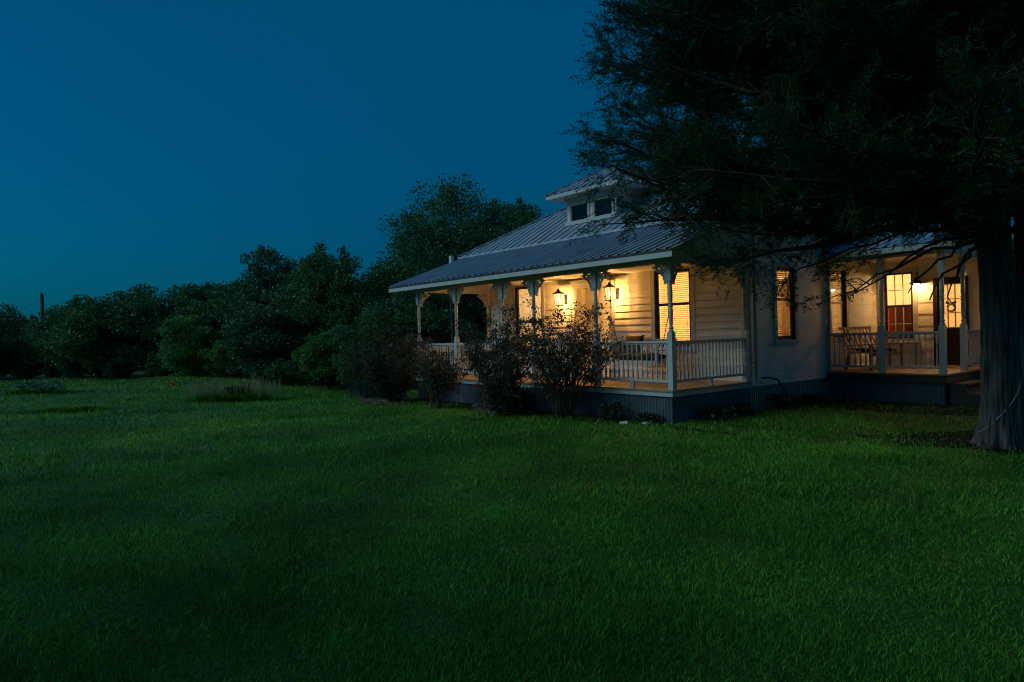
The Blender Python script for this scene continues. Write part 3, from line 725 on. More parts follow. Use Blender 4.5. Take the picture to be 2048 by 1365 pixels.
# light in the rooms
for loc, e in (((-6.9, 4.6, 3.0), 42), ((-2.2, 4.3, 3.0), 95), ((1.2, 10.6, 3.0), 11), ((4.0, 10.6, 3.0), 26), ((-1.4, 7.4, 3.0), 85)):
    point('room_light', loc, e*7, .12, (1.0, .62, .24), house)

# ------------------------------------------------------------------ porch furniture
t = thing('porch_swing', (-2.17, 1.68, ZF), 'white slatted porch swing hanging on chains beside the tall blind window', 'swing')
w2 = .72
m = MB()
for k in range(6): m.box(-w2, w2, -.32+.10*k, -.235+.10*k, .43, .452)
m.box(-w2, w2, -.345, -.322, .36, .455); m.box(-w2, w2, .27, .29, .36, .43)
m.build('seat', 'swing', t)
m = MB()
for k in range(13):
    x = -w2+.06+k*(2*w2-.12)/12; m.bar((x, .27, .46), (x, .40, .86), .07, .016, (0, 1, 0))
m.bar((-w2, .41, .88), (w2, .41, .88), .03, .07); m.bar((-w2, .30, .54), (w2, .30, .54), .025, .05)
m.build('backrest', 'swing', t)
for s in (-1, 1):
    MB().box(s*w2-.05, s*w2+.05, -.33, .34, .655, .68).box(s*w2-.03, s*w2+.03, -.325, -.27, .40, .654).build('armrest', 'swing', t)
    m = MB()
    for k in range(2):
        y = (-.28, .33)[k]; a = Vector((s*(w2+.055), y, .44)); b = Vector((s*(w2+.10), .0, 1.40))
        n = 34
        for i in range(n):
            p = a.lerp(b, i/n); q_ = a.lerp(b, (i+1.2)/n); m.bar(p, q_, .016 if i % 2 else .006, .006 if i % 2 else .016, (0, 1, 0))
    a = Vector((s*(w2+.10), 0, 1.40)); b = Vector((s*(w2+.10), 0, 2.49)); n = 40
    for i in range(n): m.bar(a.lerp(b, i/n), a.lerp(b, (i+1.2)/n), .016 if i % 2 else .006, .006 if i % 2 else .016, (0, 1, 0))
    m.build('chain', 'chain', t)
def pillow(name, loc, sx, sy, sz, mt, label, rot=(0, 0, 0), cat='cushion'):
    bm = bmesh.new(); n = 10; vs = {}
    for side in (1, -1):
        for i in range(n+1):
            for j in range(n+1):
                u, v = 2*i/n-1, 2*j/n-1; e = (1-u**4)*(1-v**4); k = (i, j) if (abs(u) == 1 or abs(v) == 1) else (i, j, side)
                if k not in vs: vs[k] = bm.verts.new((u*sx*(1-.08*(1-v*v)), v*sy*(1-.08*(1-u*u)), side*sz*e**.5+.006*math.sin(9*u+5*v)))
    g = lambda i, j, s: vs.get((i, j)) or vs[(i, j, s)]
    for s in (1, -1):
        for i in range(n):
            for j in range(n): bm.faces.new([g(i, j, s), g(i+1, j, s), g(i+1, j+1, s), g(i, j+1, s)][::s])
    me = bpy.data.meshes.new(name); bm.to_mesh(me); bm.free(); me.polygons.foreach_set('use_smooth', [True]*len(me.polygons))
    o = link(name, me, mt, None, label=label, cat=cat); o.location = loc; o.rotation_euler = rot; return o
pillow('seat_cushion', (-2.17, 1.66, ZF+.53), .68, .27, .085, 'cushion', 'long dark olive cushion lying on the swing seat')
pillow('throw_pillow', (-2.42, 1.80, ZF+.80), .25, .22, .09, 'brown', 'brown throw pillow leaning on the swing backrest', (R(72), 0, R(6)))
pillow('throw_pillow', (-2.80, 1.72, ZF+.72), .19, .18, .08, 'brown', 'smaller tan pillow at the left end of the swing', (R(66), 0, R(-14)))

t = thing('slatted_bench', (.62, 7.05, Z2), 'slatted wooden bench with dark cushion on the side porch', 'bench', rz=R(78))
# local: bench faces -Y local, width along X local
hw2 = .58
m = MB()
for k in range(5): m.box(-hw2, hw2, -.30+.125*k, -.20+.125*k, .40, .422)
m.box(-hw2, hw2, -.32, -.301, .33, .425); m.build('seat', 'bench', t)
m = MB()
for k in range(9):
    x = -hw2+.05+k*(2*hw2-.10)/8; m.bar((x, .27, .42), (x, .50, .98), .055, .016, (0, 1, 0))
m.bar((-hw2-.03, .515, 1.0), (hw2+.03, .515, 1.0), .03, .075); m.bar((-hw2, .30, .50), (hw2, .30, .50), .03, .05)
m.build('backrest', 'bench', t)
for s in (-1, 1):
    MB().bar((s*hw2, -.32, .61), (s*hw2, .42, .58), .08, .025).build('armrest', 'bench', t)
    MB().box(s*hw2-.03, s*hw2+.03, -.34, -.28, 0, .60).build('leg', 'bench', t)
    MB().bar((s*hw2, .36, 0), (s*hw2, .26, .42), .05, .06).build('leg', 'bench', t)
pillow('bench_cushion', (.66, 7.03, Z2+.47), .26, .5, .05, 'cushion', 'dark flat cushion on the slatted bench', (0, 0, R(-12)))
t = thing('side_table', (.72, 8.42, Z2), 'small pale table under the muntin window on the side porch', 'table')
MB().box(-.42, .42, -.2, .2, .60, .63).build('table_top', 'white', t)
for sx in (-1, 1):
    for sy in (-1, 1): MB().box(sx*.36-.022, sx*.36+.022, sy*.15-.022, sy*.15+.022, 0, .599).build('leg', 'bench', t)
# wreath on the door
t = thing('door_wreath', (1.715, YB+.006, 2.15), 'small round wreath with a bow hanging on the back door', 'wreath')
m = MB(); m.tube([(.085*math.cos(a_), 0, .085*math.sin(a_)-.06) for a_ in np.linspace(0, 2*math.pi, 19)], .026, 8); m.build('ring', 'straw', t, smooth=True)
MB().hexa([(-.12, -.01, .05), (-.01, -.012, .03), (-.01, .01, .03), (-.12, .01, .05), (-.11, -.01, .11), (-.01, -.012, .07), (-.01, .01, .07), (-.11, .01, .11)]).hexa([(.01, -.012, .03), (.12, -.01, .05), (.12, .01, .05), (.01, .01, .03), (.01, -.012, .07), (.11, -.01, .11), (.11, .01, .11), (.01, .01, .07)]).build('bow', 'dark', t)

# ------------------------------------------------------------------ vegetation helpers
def unit(v): return v/np.maximum(np.linalg.norm(v, axis=-1, keepdims=True), 1e-9)
def leaf_quads(P, D, size, wid, rg):
    """diamond leaf at each point P pointing along D"""
    n = len(P); D = unit(D); r = unit(np.cross(D, rg.normal(size=(n, 3)))); s = np.asarray(size).reshape(-1, 1)*np.ones((n, 1)); wv = r*s*wid
    nn = unit(np.cross(D, r))*s*.08
    V = np.stack([P, P+D*s*.5+wv+nn, P+D*s, P+D*s*.5-wv+nn], 1).reshape(-1, 3)
    return V, np.arange(4*n).reshape(-1, 4)
def tree(name, loc, rx, ry, z0, z1, nblob, nleaf, lsize_, mt, label, cat='tree', group=None, shoots=6, seed=0, trunk=True, top=1.0, cone=0):
    rg = np.random.default_rng(seed); t = thing(name, loc, label, cat, group); lsize = lsize_*.58; nleaf = int(nleaf*2.1); nblob = int(nblob*1.25)
    h = z1-z0; C, Rd = [], []
    for k in range(nblob):
        v = unit(rg.normal(size=3)); r = rg.uniform(.35, 1)**.5
        p = v*r; fz = (p[2]+1)/2
        wd = 1-cone*fz
        c = np.array([p[0]*rx*.86*wd, p[1]*ry*.86*wd, z0+h*(.06+.86*fz)]); C.append(c)
        Rd.append(rg.uniform(.15, .38)*min(rx, h*.6)*(1-.35*fz*top))
    P, D = [], []
    wts = np.array(Rd)**2; wts /= wts.sum()
    for c, r, q in zip(C, Rd, wts):
        n = int(nleaf*q)
        v = unit(rg.normal(size=(n, 3))); v[:, 2] = v[:, 2]*.75+.12
        rr = r*rg.uniform(.45, 1.08, (n, 1)); P.append(c+v*rr*np.array([1.15, 1.15, .8])); D.append(v+rg.normal(0, .7, (n, 3))+[0, 0, .1])
    for k in range(shoots*2):                      # leafy shoots that break the outline
        c = C[rg.integers(len(C))]*1.0; a = rg.uniform(0, 2*np.pi)
        c = np.array([c[0]*.9, c[1]*.9, max(c[2], z0+h*.6)]); tip = c+np.array([.25*math.cos(a), .25*math.sin(a), 1])*rg.uniform(.05, .13)*h
        tip[2] = min(tip[2], z1*1.04); n = int(nleaf*.007)+14; f = rg.uniform(0, 1, (n, 1))
        P.append(c+(tip-c)*f+rg.normal(0, .05*rx+.05, (n, 3))*(1.2-f)); D.append(rg.normal(0, .6, (n, 3))+[0, 0, .7])
    P = np.concatenate(P); D = np.concatenate(D); ok = P[:, 2] > .02; P, D = P[ok], D[ok]
    V, Fc = leaf_quads(P, D, lsize*rg.uniform(.6, 1.3, len(P)), .30, rg)
    npmesh('crown', V, Fc, mt, t)
    if trunk:
        m = MB(); m.tube([(0, 0, -.05), (.05, .02, z0+h*.2), (.0, .08, z0+h*.55), (.1, 0, z0+h*.8)], [.05*rx+.05, .04*rx+.04, .03*rx+.02, .02], 7)
        for c in C[:int(len(C)*.55)]:
            zb0 = z0+h*rg.uniform(.05, .5); m.tube([(.03, .03, zb0), tuple((np.array([.03, .03, zb0])+c)/2+[0, 0, -.06*h]), tuple(c)], [.035*rx+.015, .02*rx+.012, .012], 5)
        m.build('trunk', 'bark2', t)
    return t

# background trees along the edge of the lawn
BT = 'trees along the far edge of the lawn'
spec = [ # name, x, y, rx, ry, z0, z1, blobs, leaves, size, mat, label, shoots, cone
 ('broadleaf_tree', -40.5, -8.6, 3.54, 2.99, .0, 4.5, 55, 11250, .26, 'leaf_a', 'dark rounded tree at the left picture edge beyond the utility pole', 4, 0.12),
 ('broadleaf_tree', -36.8, -4.6, 2.44, 2.53, .0, 4.2, 45, 9375, .24, 'leaf_a', 'low bushy tree directly right of the wooden utility pole', 9, 0.12),
 ('broadleaf_tree', -34.2, -4.0, 2.68, 2.53, .0, 4.7, 50, 10000, .25, 'leaf_b', 'mid green tree with a sloping crown, second right of the utility pole', 4, 0.12),
 ('spreading_tree', -33.0, -1.6, 3.17, 2.64, .0, 5.4, 50, 10000, .26, 'leaf_a', 'flat topped tree standing highest in the left tree line', 5, 0.0),
 ('broadleaf_tree', -30.6, .4, 2.93, 2.53, .0, 5.2, 55, 10625, .24, 'leaf_b', 'broad dark tree behind the bright shrub on the left lawn edge', 7, 0.1),
 ('broadleaf_tree', -27.4, 1.6, 2.68, 2.53, .0, 5.1, 50, 10625, .24, 'leaf_a', 'sparse topped tree where the tree line dips', 8, 0.12),
 ('upright_tree', -22.9, 1.3, 2.44, 2.30, .0, 6.1, 57, 12500, .22, 'leaf_g', 'tall grey green tree with ragged upright shoots beyond the flower bed', 12, 0.12),
 ('upright_tree', -21.2, 2.6, 2.20, 2.07, .0, 6.3, 52, 11250, .21, 'leaf_a', 'dark tall tree between the ragged one and the roof, thin at top', 12, 0.12),
 ('upright_tree', -18.6, 2.0, 2.32, 2.07, .0, 5.5, 55, 11875, .20, 'leaf_b', 'upright tree nearest the left end of the porch roof', 12, 0.12),
 ('broadleaf_tree', -19.6, -.2, 1.95, 1.72, .0, 3.9, 50, 10625, .19, 'leaf_g', 'dense grey green bushy tree low in front of the tall shoots', 3, 0.12),
 ('leafy_shrub', -27.6, -1.0, 1.76, 1.72, .0, 3.3, 42, 8125, .20, 'leaf_c', 'lighter green rounded shrub standing forward of the tree line', 2, 0.12),
 ('leafy_shrub', -15.2, .2, 1.16, 1.15, .0, 2.3, 37, 8125, .14, 'leaf_c', 'bright green pointed shrub left of the porch roses', 3, 0.12),
 ('leafy_shrub', -13.3, .9, 1.43, 1.38, .0, 2.9, 45, 10625, .14, 'leaf_a', 'dark shrub below the left end of the eave', 4, 0.12),
 ('broadleaf_tree', -14.2, 3.4, 2.32, 2.07, .0, 4.2, 55, 13750, .17, 'leaf_a', 'dark bushy tree right behind the left porch end', 6, 0.12),
 ('broadleaf_tree', -12.2, 7.4, 2.44, 2.30, .0, 3.6, 50, 11875, .18, 'leaf_b', 'low tree seen between the left porch posts', 4, 0.1),
 ('broadleaf_tree', -16.5, 7.1, 4.51, 3.91, .0, 8.9, 92, 25000, .20, 'leaf_a', 'largest broad crowned tree rising behind the left roof slope', 16, 0.12),
 ('broadleaf_tree', -15.3, 8.9, 2.7, 2.6, .0, 8.5, 70, 17000, .20, 'leaf_a', 'tall tree crown touching the roof hip, right of the largest crown', 12, .1),
 ('broadleaf_tree', -18.4, 4.6, 2.81, 2.30, .0, 5.8, 55, 12500, .20, 'leaf_b', 'tree with a low left branch beside the largest crown', 9, 0.12),
]
for k, (nm, x, y, rx, ry, z0, z1, nb, nl, ls, mt, lb, shn, cn) in enumerate(spec):
    tree(nm, (x, y, float(ground_z(np.array(x), np.array(y)))), rx, ry, z0, z1, nb, nl, ls, mt, lb, 'shrub' if 'shrub' in nm else 'tree', BT, shn, 100+k, cone=cn)
us = [(-37.8, -5.9, 1.1, 1.7, 'leaf_a', 'dark bush filling the gap left of the utility pole'), (-39, -6.6, .9, 1.5, 'leaf_a', 'low dark bush at the left end of the lawn edge'), (-35.6, -4.9, 1.0, 1.6, 'leaf_g', 'grey bush in the undergrowth beneath the utility pole'),
      (-32.4, -3.2, 1.0, 1.5, 'leaf_b', 'green bush in the undergrowth below the flat topped tree'), (-29.6, -1.9, .9, 1.3, 'leaf_a', 'dark bush left of the light green rounded shrub'),
      (-25.6, -.4, .9, 1.7, 'leaf_c', 'yellow green bush right of the light rounded shrub'), (-23.6, .1, .9, 1.5, 'leaf_a', 'dark bush behind the straw coloured flower bed'),
      (-21.8, .4, .8, 1.3, 'leaf_b', 'low bush under the tall ragged tree'), (-17.8, -.3, .7, 1.0, 'leaf_b', 'low bush at the foot of the bright pointed shrub'), (-16.8, .5, .8, 1.5, 'leaf_g', 'grey green bush between dense tree and pointed shrub')]
for k, (x, y, r, h, mt, lb) in enumerate(us):
    tree('understory_bush', (x, y, float(ground_z(np.array(x), np.array(y)))), r*1.25, r, .0, h, 20, 3000, .17, mt, lb, 'bush', 'bushes along the lawn edge', 2, 300+k, trunk=False)
for k, (x, y, rx, z1, lb) in enumerate(((-3.0, -17.4, 3.3, 12.5, 'tall unseen tree added behind the viewpoint to shade the lawn, left of the others'), (2.8, -17.6, 3.5, 13, 'tallest unseen tree added directly behind the viewpoint to shade the lawn'), (8.6, -17.2, 3.4, 12, 'tall unseen tree added behind the viewpoint to shade the lawn, nearest the cedar'))):
    tree('broadleaf_tree', (x, y, 0), rx, rx, 1.8, z1, 40, 5000, .42, 'leaf_a', lb, 'tree', 'unseen trees added to shade the lawn', 3, 500+k)  # out of view, added only to shade the foreground lawn
# a far wood behind everything closes the skyline between the crowns
def far_wood():
    rg = np.random.default_rng(5); P, D = [], []
    for k in range(150):
        f = k/149; x = -66+60*f+rg.normal(0, 1.5); y = -16+44*f+rg.normal(0, 1.5)+6; h = rg.uniform(2.6, 4.4)+(.0 if f < .4 else .6)
        n = 330; v = unit(rg.normal(size=(n, 3))); P.append(np.array([x, y, h*.5])+v*rg.uniform(.6, 1, (n, 1))*[1.9, 1.9, h*.5]); D.append(v+rg.normal(0, .6, (n, 3)))
    P = np.concatenate(P); D = np.concatenate(D); V, Fc = leaf_quads(P, D, rg.uniform(.3, .6, len(P)), .35, rg)
    npmesh('far_wood', V, Fc, 'leaf_a', kind='stuff', label='dark far wood beyond the tree line', cat='wood')
far_wood()

# roses in front of the porch
def rose(loc, spread, h, ncane, nleaf, nflow, label, seed, lean=(0, 0), extra=None, low=.25):
    rg = np.random.default_rng(seed); t = thing('rose_bush', loc, label, 'rose bush', 'rose bushes in front of the porch')
    m = MB(); P, D, FL = [], [], []
    for k in range(ncane):
        a = rg.uniform(0, 2*np.pi); r = spread*rg.uniform(.15, 1)**.7; hh = h*rg.uniform(.55, 1.0)*(1-.22*(r/spread)**2)
        tip = np.array([r*math.cos(a)+lean[0]*hh, r*math.sin(a)*.75+lean[1]*hh, hh]); b0 = np.array([.10*math.cos(a), .10*math.sin(a), -.03])
        if extra is not None and k < len(extra): tip = np.array(extra[k])
        mid = b0*.4+tip*.4+np.array([0, 0, .18*hh]); q = [b0]
        for s in np.linspace(.15, 1, 7):
            q.append((1-s)**2*b0+2*s*(1-s)*mid+s*s*tip+rg.normal(0, .018, 3))
        m.tube([tuple(p) for p in q], list(np.linspace(.014, .003, 8)), 5)
        q = np.array(q)
        for j in range(9):                       # side twigs with leaves
            s = rg.uniform(low, 1); i = min(int(s*7), 6); p = q[i]+(q[i+1]-q[i])*(s*7-i)
            d = rg.normal(0, 1, 3)*[1, 1, .5]+[0, 0, .35]; d = d/np.linalg.norm(d); L = rg.uniform(.12, .42)
            m.tube([tuple(p), tuple(p+d*L*.6+[0, 0, .02]), tuple(p+d*L)], [.004, .003, .002], 4, caps=False)
            n = int(nleaf/ncane/9); f = rg.uniform(.1, 1.05, (n, 1)); P.append(p+d*L*f+rg.normal(0, .04, (n, 3))); D.append(d+rg.normal(0, .9, (n, 3)))
            if len(FL) < nflow and rg.random() < .25 and (p+d*L)[2] < 1.5: FL.append(p+d*L*1.05)
    m.build('cane', 'rose_stem', t)
    P = np.concatenate(P); D = np.concatenate(D); ok = P[:, 2] > .03; P, D = P[ok], D[ok]
    V, Fc = leaf_quads(P, D, rg.uniform(.028, .065, len(P)), .33, rg); npmesh('leaves', V, Fc, 'rose_leaf', t)
    if FL:
        P, D = [], []
        for c in FL: P.append(np.repeat(c[None], 14, 0)+rg.normal(0, .008, (14, 3))); D.append(rg.normal(0, 1, (14, 3))+[0, -.3, .4])
        V, Fc = leaf_quads(np.concatenate(P), np.concatenate(D), .055, .5, rg); npmesh('blossoms', V, Fc, 'rose_red', t)
    return t
rose((-8.35, -1.0, 0), 1.6, 2.1, 52, 19000, 5, 'wide dense rose bush at the left end of the porch', 11, low=.1)
rose((-5.9, -1.30, 0), 1.0, 1.55, 24, 6000, 3, 'thin rose bush with bare forked stems before the left railing', 12, low=.4)
rose((-3.55, -1.15, 0), 1.45, 2.5, 50, 15000, 6, 'tallest dense rose bush covering the paired posts', 13, low=.05)
rose((-2.25, -.62, 0), 1.35, 2.4, 40, 10000, 8, 'open rose bush left of the swing with one long arching cane', 14, lean=(.06, 0), extra=[(1.05, -.1, 2.25), (.75, .0, 1.7), (.45, .0, 2.45), (.9, -.2, 1.15)], low=.3)
# fountain grass and lawn beds
def tuft(name, loc, n, spread, h, mt, label, cat, group=None, wid=.010, ex=None, seed=0, droop=.5, rx=1.0, ry=1.0, rz=0):
    rg = np.random.default_rng(seed); V, Fc = [], []
    a = rg.uniform(0, 2*np.pi, n); r0 = np.abs(rg.normal(0, .55, n)); bx, by = r0*np.cos(a)*spread*.55*rx, r0*np.sin(a)*spread*.55*ry
    hh = h*rg.uniform(.45, 1.0, n)*np.clip(1.15-.35*r0, .35, 1); ln_ = spread*rg.uniform(.1, .55, n); a2 = a+rg.normal(0, .5, n); pa = a2+np.pi/2; wv = wid/2
    rows = []
    for s, wk in ((0, 1), (.45, .9), (.8, .6), (1, .12)):
        x = bx+np.cos(a2)*ln_*s**1.8; y = by+np.sin(a2)*ln_*s**1.8; z = hh*(s-droop*.45*s**3)
        for sg in (-1, 1): rows.append(np.stack([x+sg*np.cos(pa)*wv*wk, y+sg*np.sin(pa)*wv*wk, z], 1))
    V = np.stack(rows, 1).reshape(-1, 3); b = np.arange(n)*8
    Fc = np.concatenate([np.stack([b+2*i, b+2*i+1, b+2*i+3, b+2*i+2], 1) for i in range(3)])
    t = thing(name, loc, label, cat, group, rz=rz); npmesh('blades', V, Fc, mt, t); return t
tuft('fountain_grass', (-9.95, -.85, 0), 1500, 1.0, .95, 'fgrass', 'blue green fountain grass clump left of the roses', 'ornamental grass', seed=1, droop=.9)
t = tuft('flower_bed', (-13.3, -3.75, 0), 2000, 1.15, .32, 'blade', 'overgrown lawn bed with straw stalks and dark red leaves', 'flower bed', wid=.018, seed=2, rx=2.0, ry=.7, rz=R(50))
rg = np.random.default_rng(3)
def scatter(t, name, n, cx, cy, rx, ry, z0, z1, size, wid, mt, upb=.5):
    a = rg.uniform(0, 2*np.pi, n); r = np.sqrt(rg.uniform(0, 1, n)); P = np.stack([cx+r*np.cos(a)*rx, cy+r*np.sin(a)*ry, rg.uniform(z0, z1, n)], 1)
    V, Fc = leaf_quads(P, rg.normal(0, 1, (n, 3))*[1, 1, .6]+[0, 0, upb], size*rg.uniform(.6, 1.3, n), wid, rg); npmesh(name, V, Fc, mt, t)
scatter(t, 'straw_stalks', 750, 0, .12, 1.45, .45, .02, .14, .50, .014, 'straw', 5)
scatter(t, 'dark_leaves', 500, .2, 0, .38, .25, .03, .34, .10, .3, 'darkred')
scatter(t, 'pale_leaves', 220, .42, .05, .3, .25, .05, .3, .08, .3, 'mauve')
t = tuft('flower_bed', (-22.3, -7.7, float(ground_z(np.array(-22.3), np.array(-7.7)))), 900, 1.3, .30, 'blade', 'low greyish flowering bed far out at the left of the lawn', 'flower bed', wid=.03, seed=4, rx=1.7, ry=.7, rz=R(50))
scatter(t, 'flowers', 420, 0, 0, .9, .45, .16, .38, .10, .3, 'mauve')
tuft('grass_patch', (-13.4, -7.75, float(ground_z(np.array(-13.4), np.array(-7.75)))), 1500, 1.0, .20, 'blade', 'dark unmown grass patch at the left of the lawn', 'grass patch', wid=.02, seed=6, rx=1.8, ry=.8, rz=R(50))
t = thing('flower_patch', (-36.0, -9.2, float(ground_z(np.array(-36.), np.array(-9.2)))), 'orange wildflowers along the far left lawn edge', 'flowers'); scatter(t, 'flowers', 700, 0, 0, 2.6, .9, .02, .22, .11, .35, 'orange')
t = thing('flower_patch', (-21.8, -3.3, float(ground_z(np.array(-21.8), np.array(-3.3)))), 'small spot of orange wildflowers out on the lawn', 'flowers'); scatter(t, 'flowers', 110, 0, 0, .5, .3, .02, .2, .07, .35, 'orange')
t = thing('brush_pile', (-8.1, -1.75, 0), 'low heap of dry brush in front of the left rose bush', 'brush pile')
m = MB()
for k in range(130):
    a = rg.uniform(0, 2*np.pi); p = np.array([rg.normal(0, .42), rg.normal(0, .14), abs(rg.normal(.04, .05))]); d = np.array([math.cos(a), .4*math.sin(a), rg.uniform(-.1, .25)])*rg.uniform(.12, .35)
    m.tube([tuple(p-d), tuple(p+[0, 0, .02]), tuple(p+d)], [.005, .006, .003], 4)
m.build('twigs', 'mulch', t)
for k, (x, y, s, lb) in enumerate(((-.62, -.62, .075, 'pale broken stone lying before the corrugated skirt'), (-.30, -.40, .065, 'pale stone half hidden beside the skirt corner'))):
    bm = bmesh.new(); bmesh.ops.create_icosphere(bm, subdivisions=3, radius=s)
    for v in bm.verts: v.co = v.co*(1+.25*math.sin(v.co.x*60+k)*math.cos(v.co.y*47))+Vector((0, 0, .02)); v.co.z *= .55; v.co.x *= 1.5
    me = bpy.data.meshes.new('stone'); bm.to_mesh(me); bm.free(); o = link('stone', me, 'stone', label=lb, cat='stone', group='stones by the skirt'); o.location = (x, y, .01)
wd_ = [(-1.15, -.35, .30, .32, 'weed', 'yellowish broadleaf weed against the front skirt'), (.35, .9, .32, .26, 'weed', 'dark weed by the skirt right of the porch corner'), (.32, 1.75, .28, .22, 'weed', 'small weed clump under the side railing'),
       (.4, 3.2, .35, .3, 'weed', 'dark weed clump under the hose'), (-.35, -.3, .22, .16, 'weed', 'low weed at the front of the porch corner'), (.3, 4.6, .3, .18, 'weed', 'low weed near the inner corner of the side porch')]
for k, (x, y, r, h, mt, lb) in enumerate(wd_):
    t = thing('weed', (x, y, 0), lb, 'weed', 'weeds along the foundation')
    n = 260; P = np.stack([rg.normal(0, r*.5, n), rg.normal(0, r*.4, n), rg.uniform(.02, h, n)], 1)
    V, Fc = leaf_quads(P, rg.normal(0, 1, (n, 3))+[0, 0, .5], rg.uniform(.05, .11, n), .32, rg); npmesh('leaves', V, Fc, mt, t)

# ------------------------------------------------------------------ cedar
def trunk_mesh(x, y, rad, h, name_parent, lean=(0, 0), seed=0, flare=1.5):
    rg = np.random.default_rng(seed); V, F_ = [], []; nz, na = 70, 72
    ph = rg.uniform(0, 6.28, 12)
    for i in range(nz+1):
        z = -.08+(h+.08)*(i/nz)**1.15
        r0 = rad*(1-.55*(z/h))*(1+(flare-1)*math.exp(-max(z, 0)/.22)+.16*math.exp(-max(z, 0)/.9))
        for k in range(na):
            a = 2*math.pi*k/na
            lob = 1+.07*math.sin(3*a+ph[0]+.25*z)+.05*math.sin(5*a+ph[1]-.4*z)+(.24*math.sin(5*a+ph[2])+.14*math.sin(8*a+ph[5]))*math.exp(-max(z, 0)/.30)
            rdg = .06*math.sin(23*a+2.2*math.sin(1.6*z+ph[3])+ph[4])+.04*math.sin(37*a+3*math.sin(2.3*z+ph[6]))+rg.normal(0, .014)
            r = r0*(lob+rdg); V.append((r*math.cos(a)+lean[0]*z+.06*math.sin(.8*z+ph[7]), r*math.sin(a)+lean[1]*z+.05*math.sin(.7*z+ph[8]), z))
    for i in range(nz):
        for k in range(na): F_.append((i*na+k, i*na+(k+1) % na, (i+1)*na+(k+1) % na, (i+1)*na+k))
    npmesh('trunk', np.array(V), np.array(F_), 'bark', name_parent, smooth=True)
TX, TY = 4.775, .92
cedar = thing('cedar_tree', (TX, TY, 0), 'huge dark cedar with thick ridged trunk spreading over the house corner', 'tree')
trunk_mesh(0, 0,   .212, 10.5, cedar, (.0, .0), 3, 1.22)
SPR = []
def spray_cloud(P, D, L, rg, k):
    """each spray: a short twig with k small scale-leaf strands set along it"""
    n = len(P); D = unit(D); f = rg.uniform(.0, 1.0, (n*k, 1))
    Dr = np.repeat(D, k, 0); Lr = np.repeat(L, k)[:, None]
    side = rg.normal(0, 1, (n*k, 3)); P = np.repeat(P, k, 0)+Dr*Lr*f+side*(.018*(1.1-f))+np.array([0, 0, -.25])*Lr*f*f*.5
    D2 = unit(Dr*1.15+side*.45+[0, 0, .10]); ln_ = rg.uniform(.028, .075, (n*k, 1))*(1.15-.4*f)
    r = unit(np.cross(D2, rg.normal(size=(n*k, 3)))); wv = r*(ln_*.05+.0026)
    return np.stack([P, P+D2*ln_*.5+wv, P+D2*ln_, P+D2*ln_*.5-wv], 1).reshape(-1, 3)
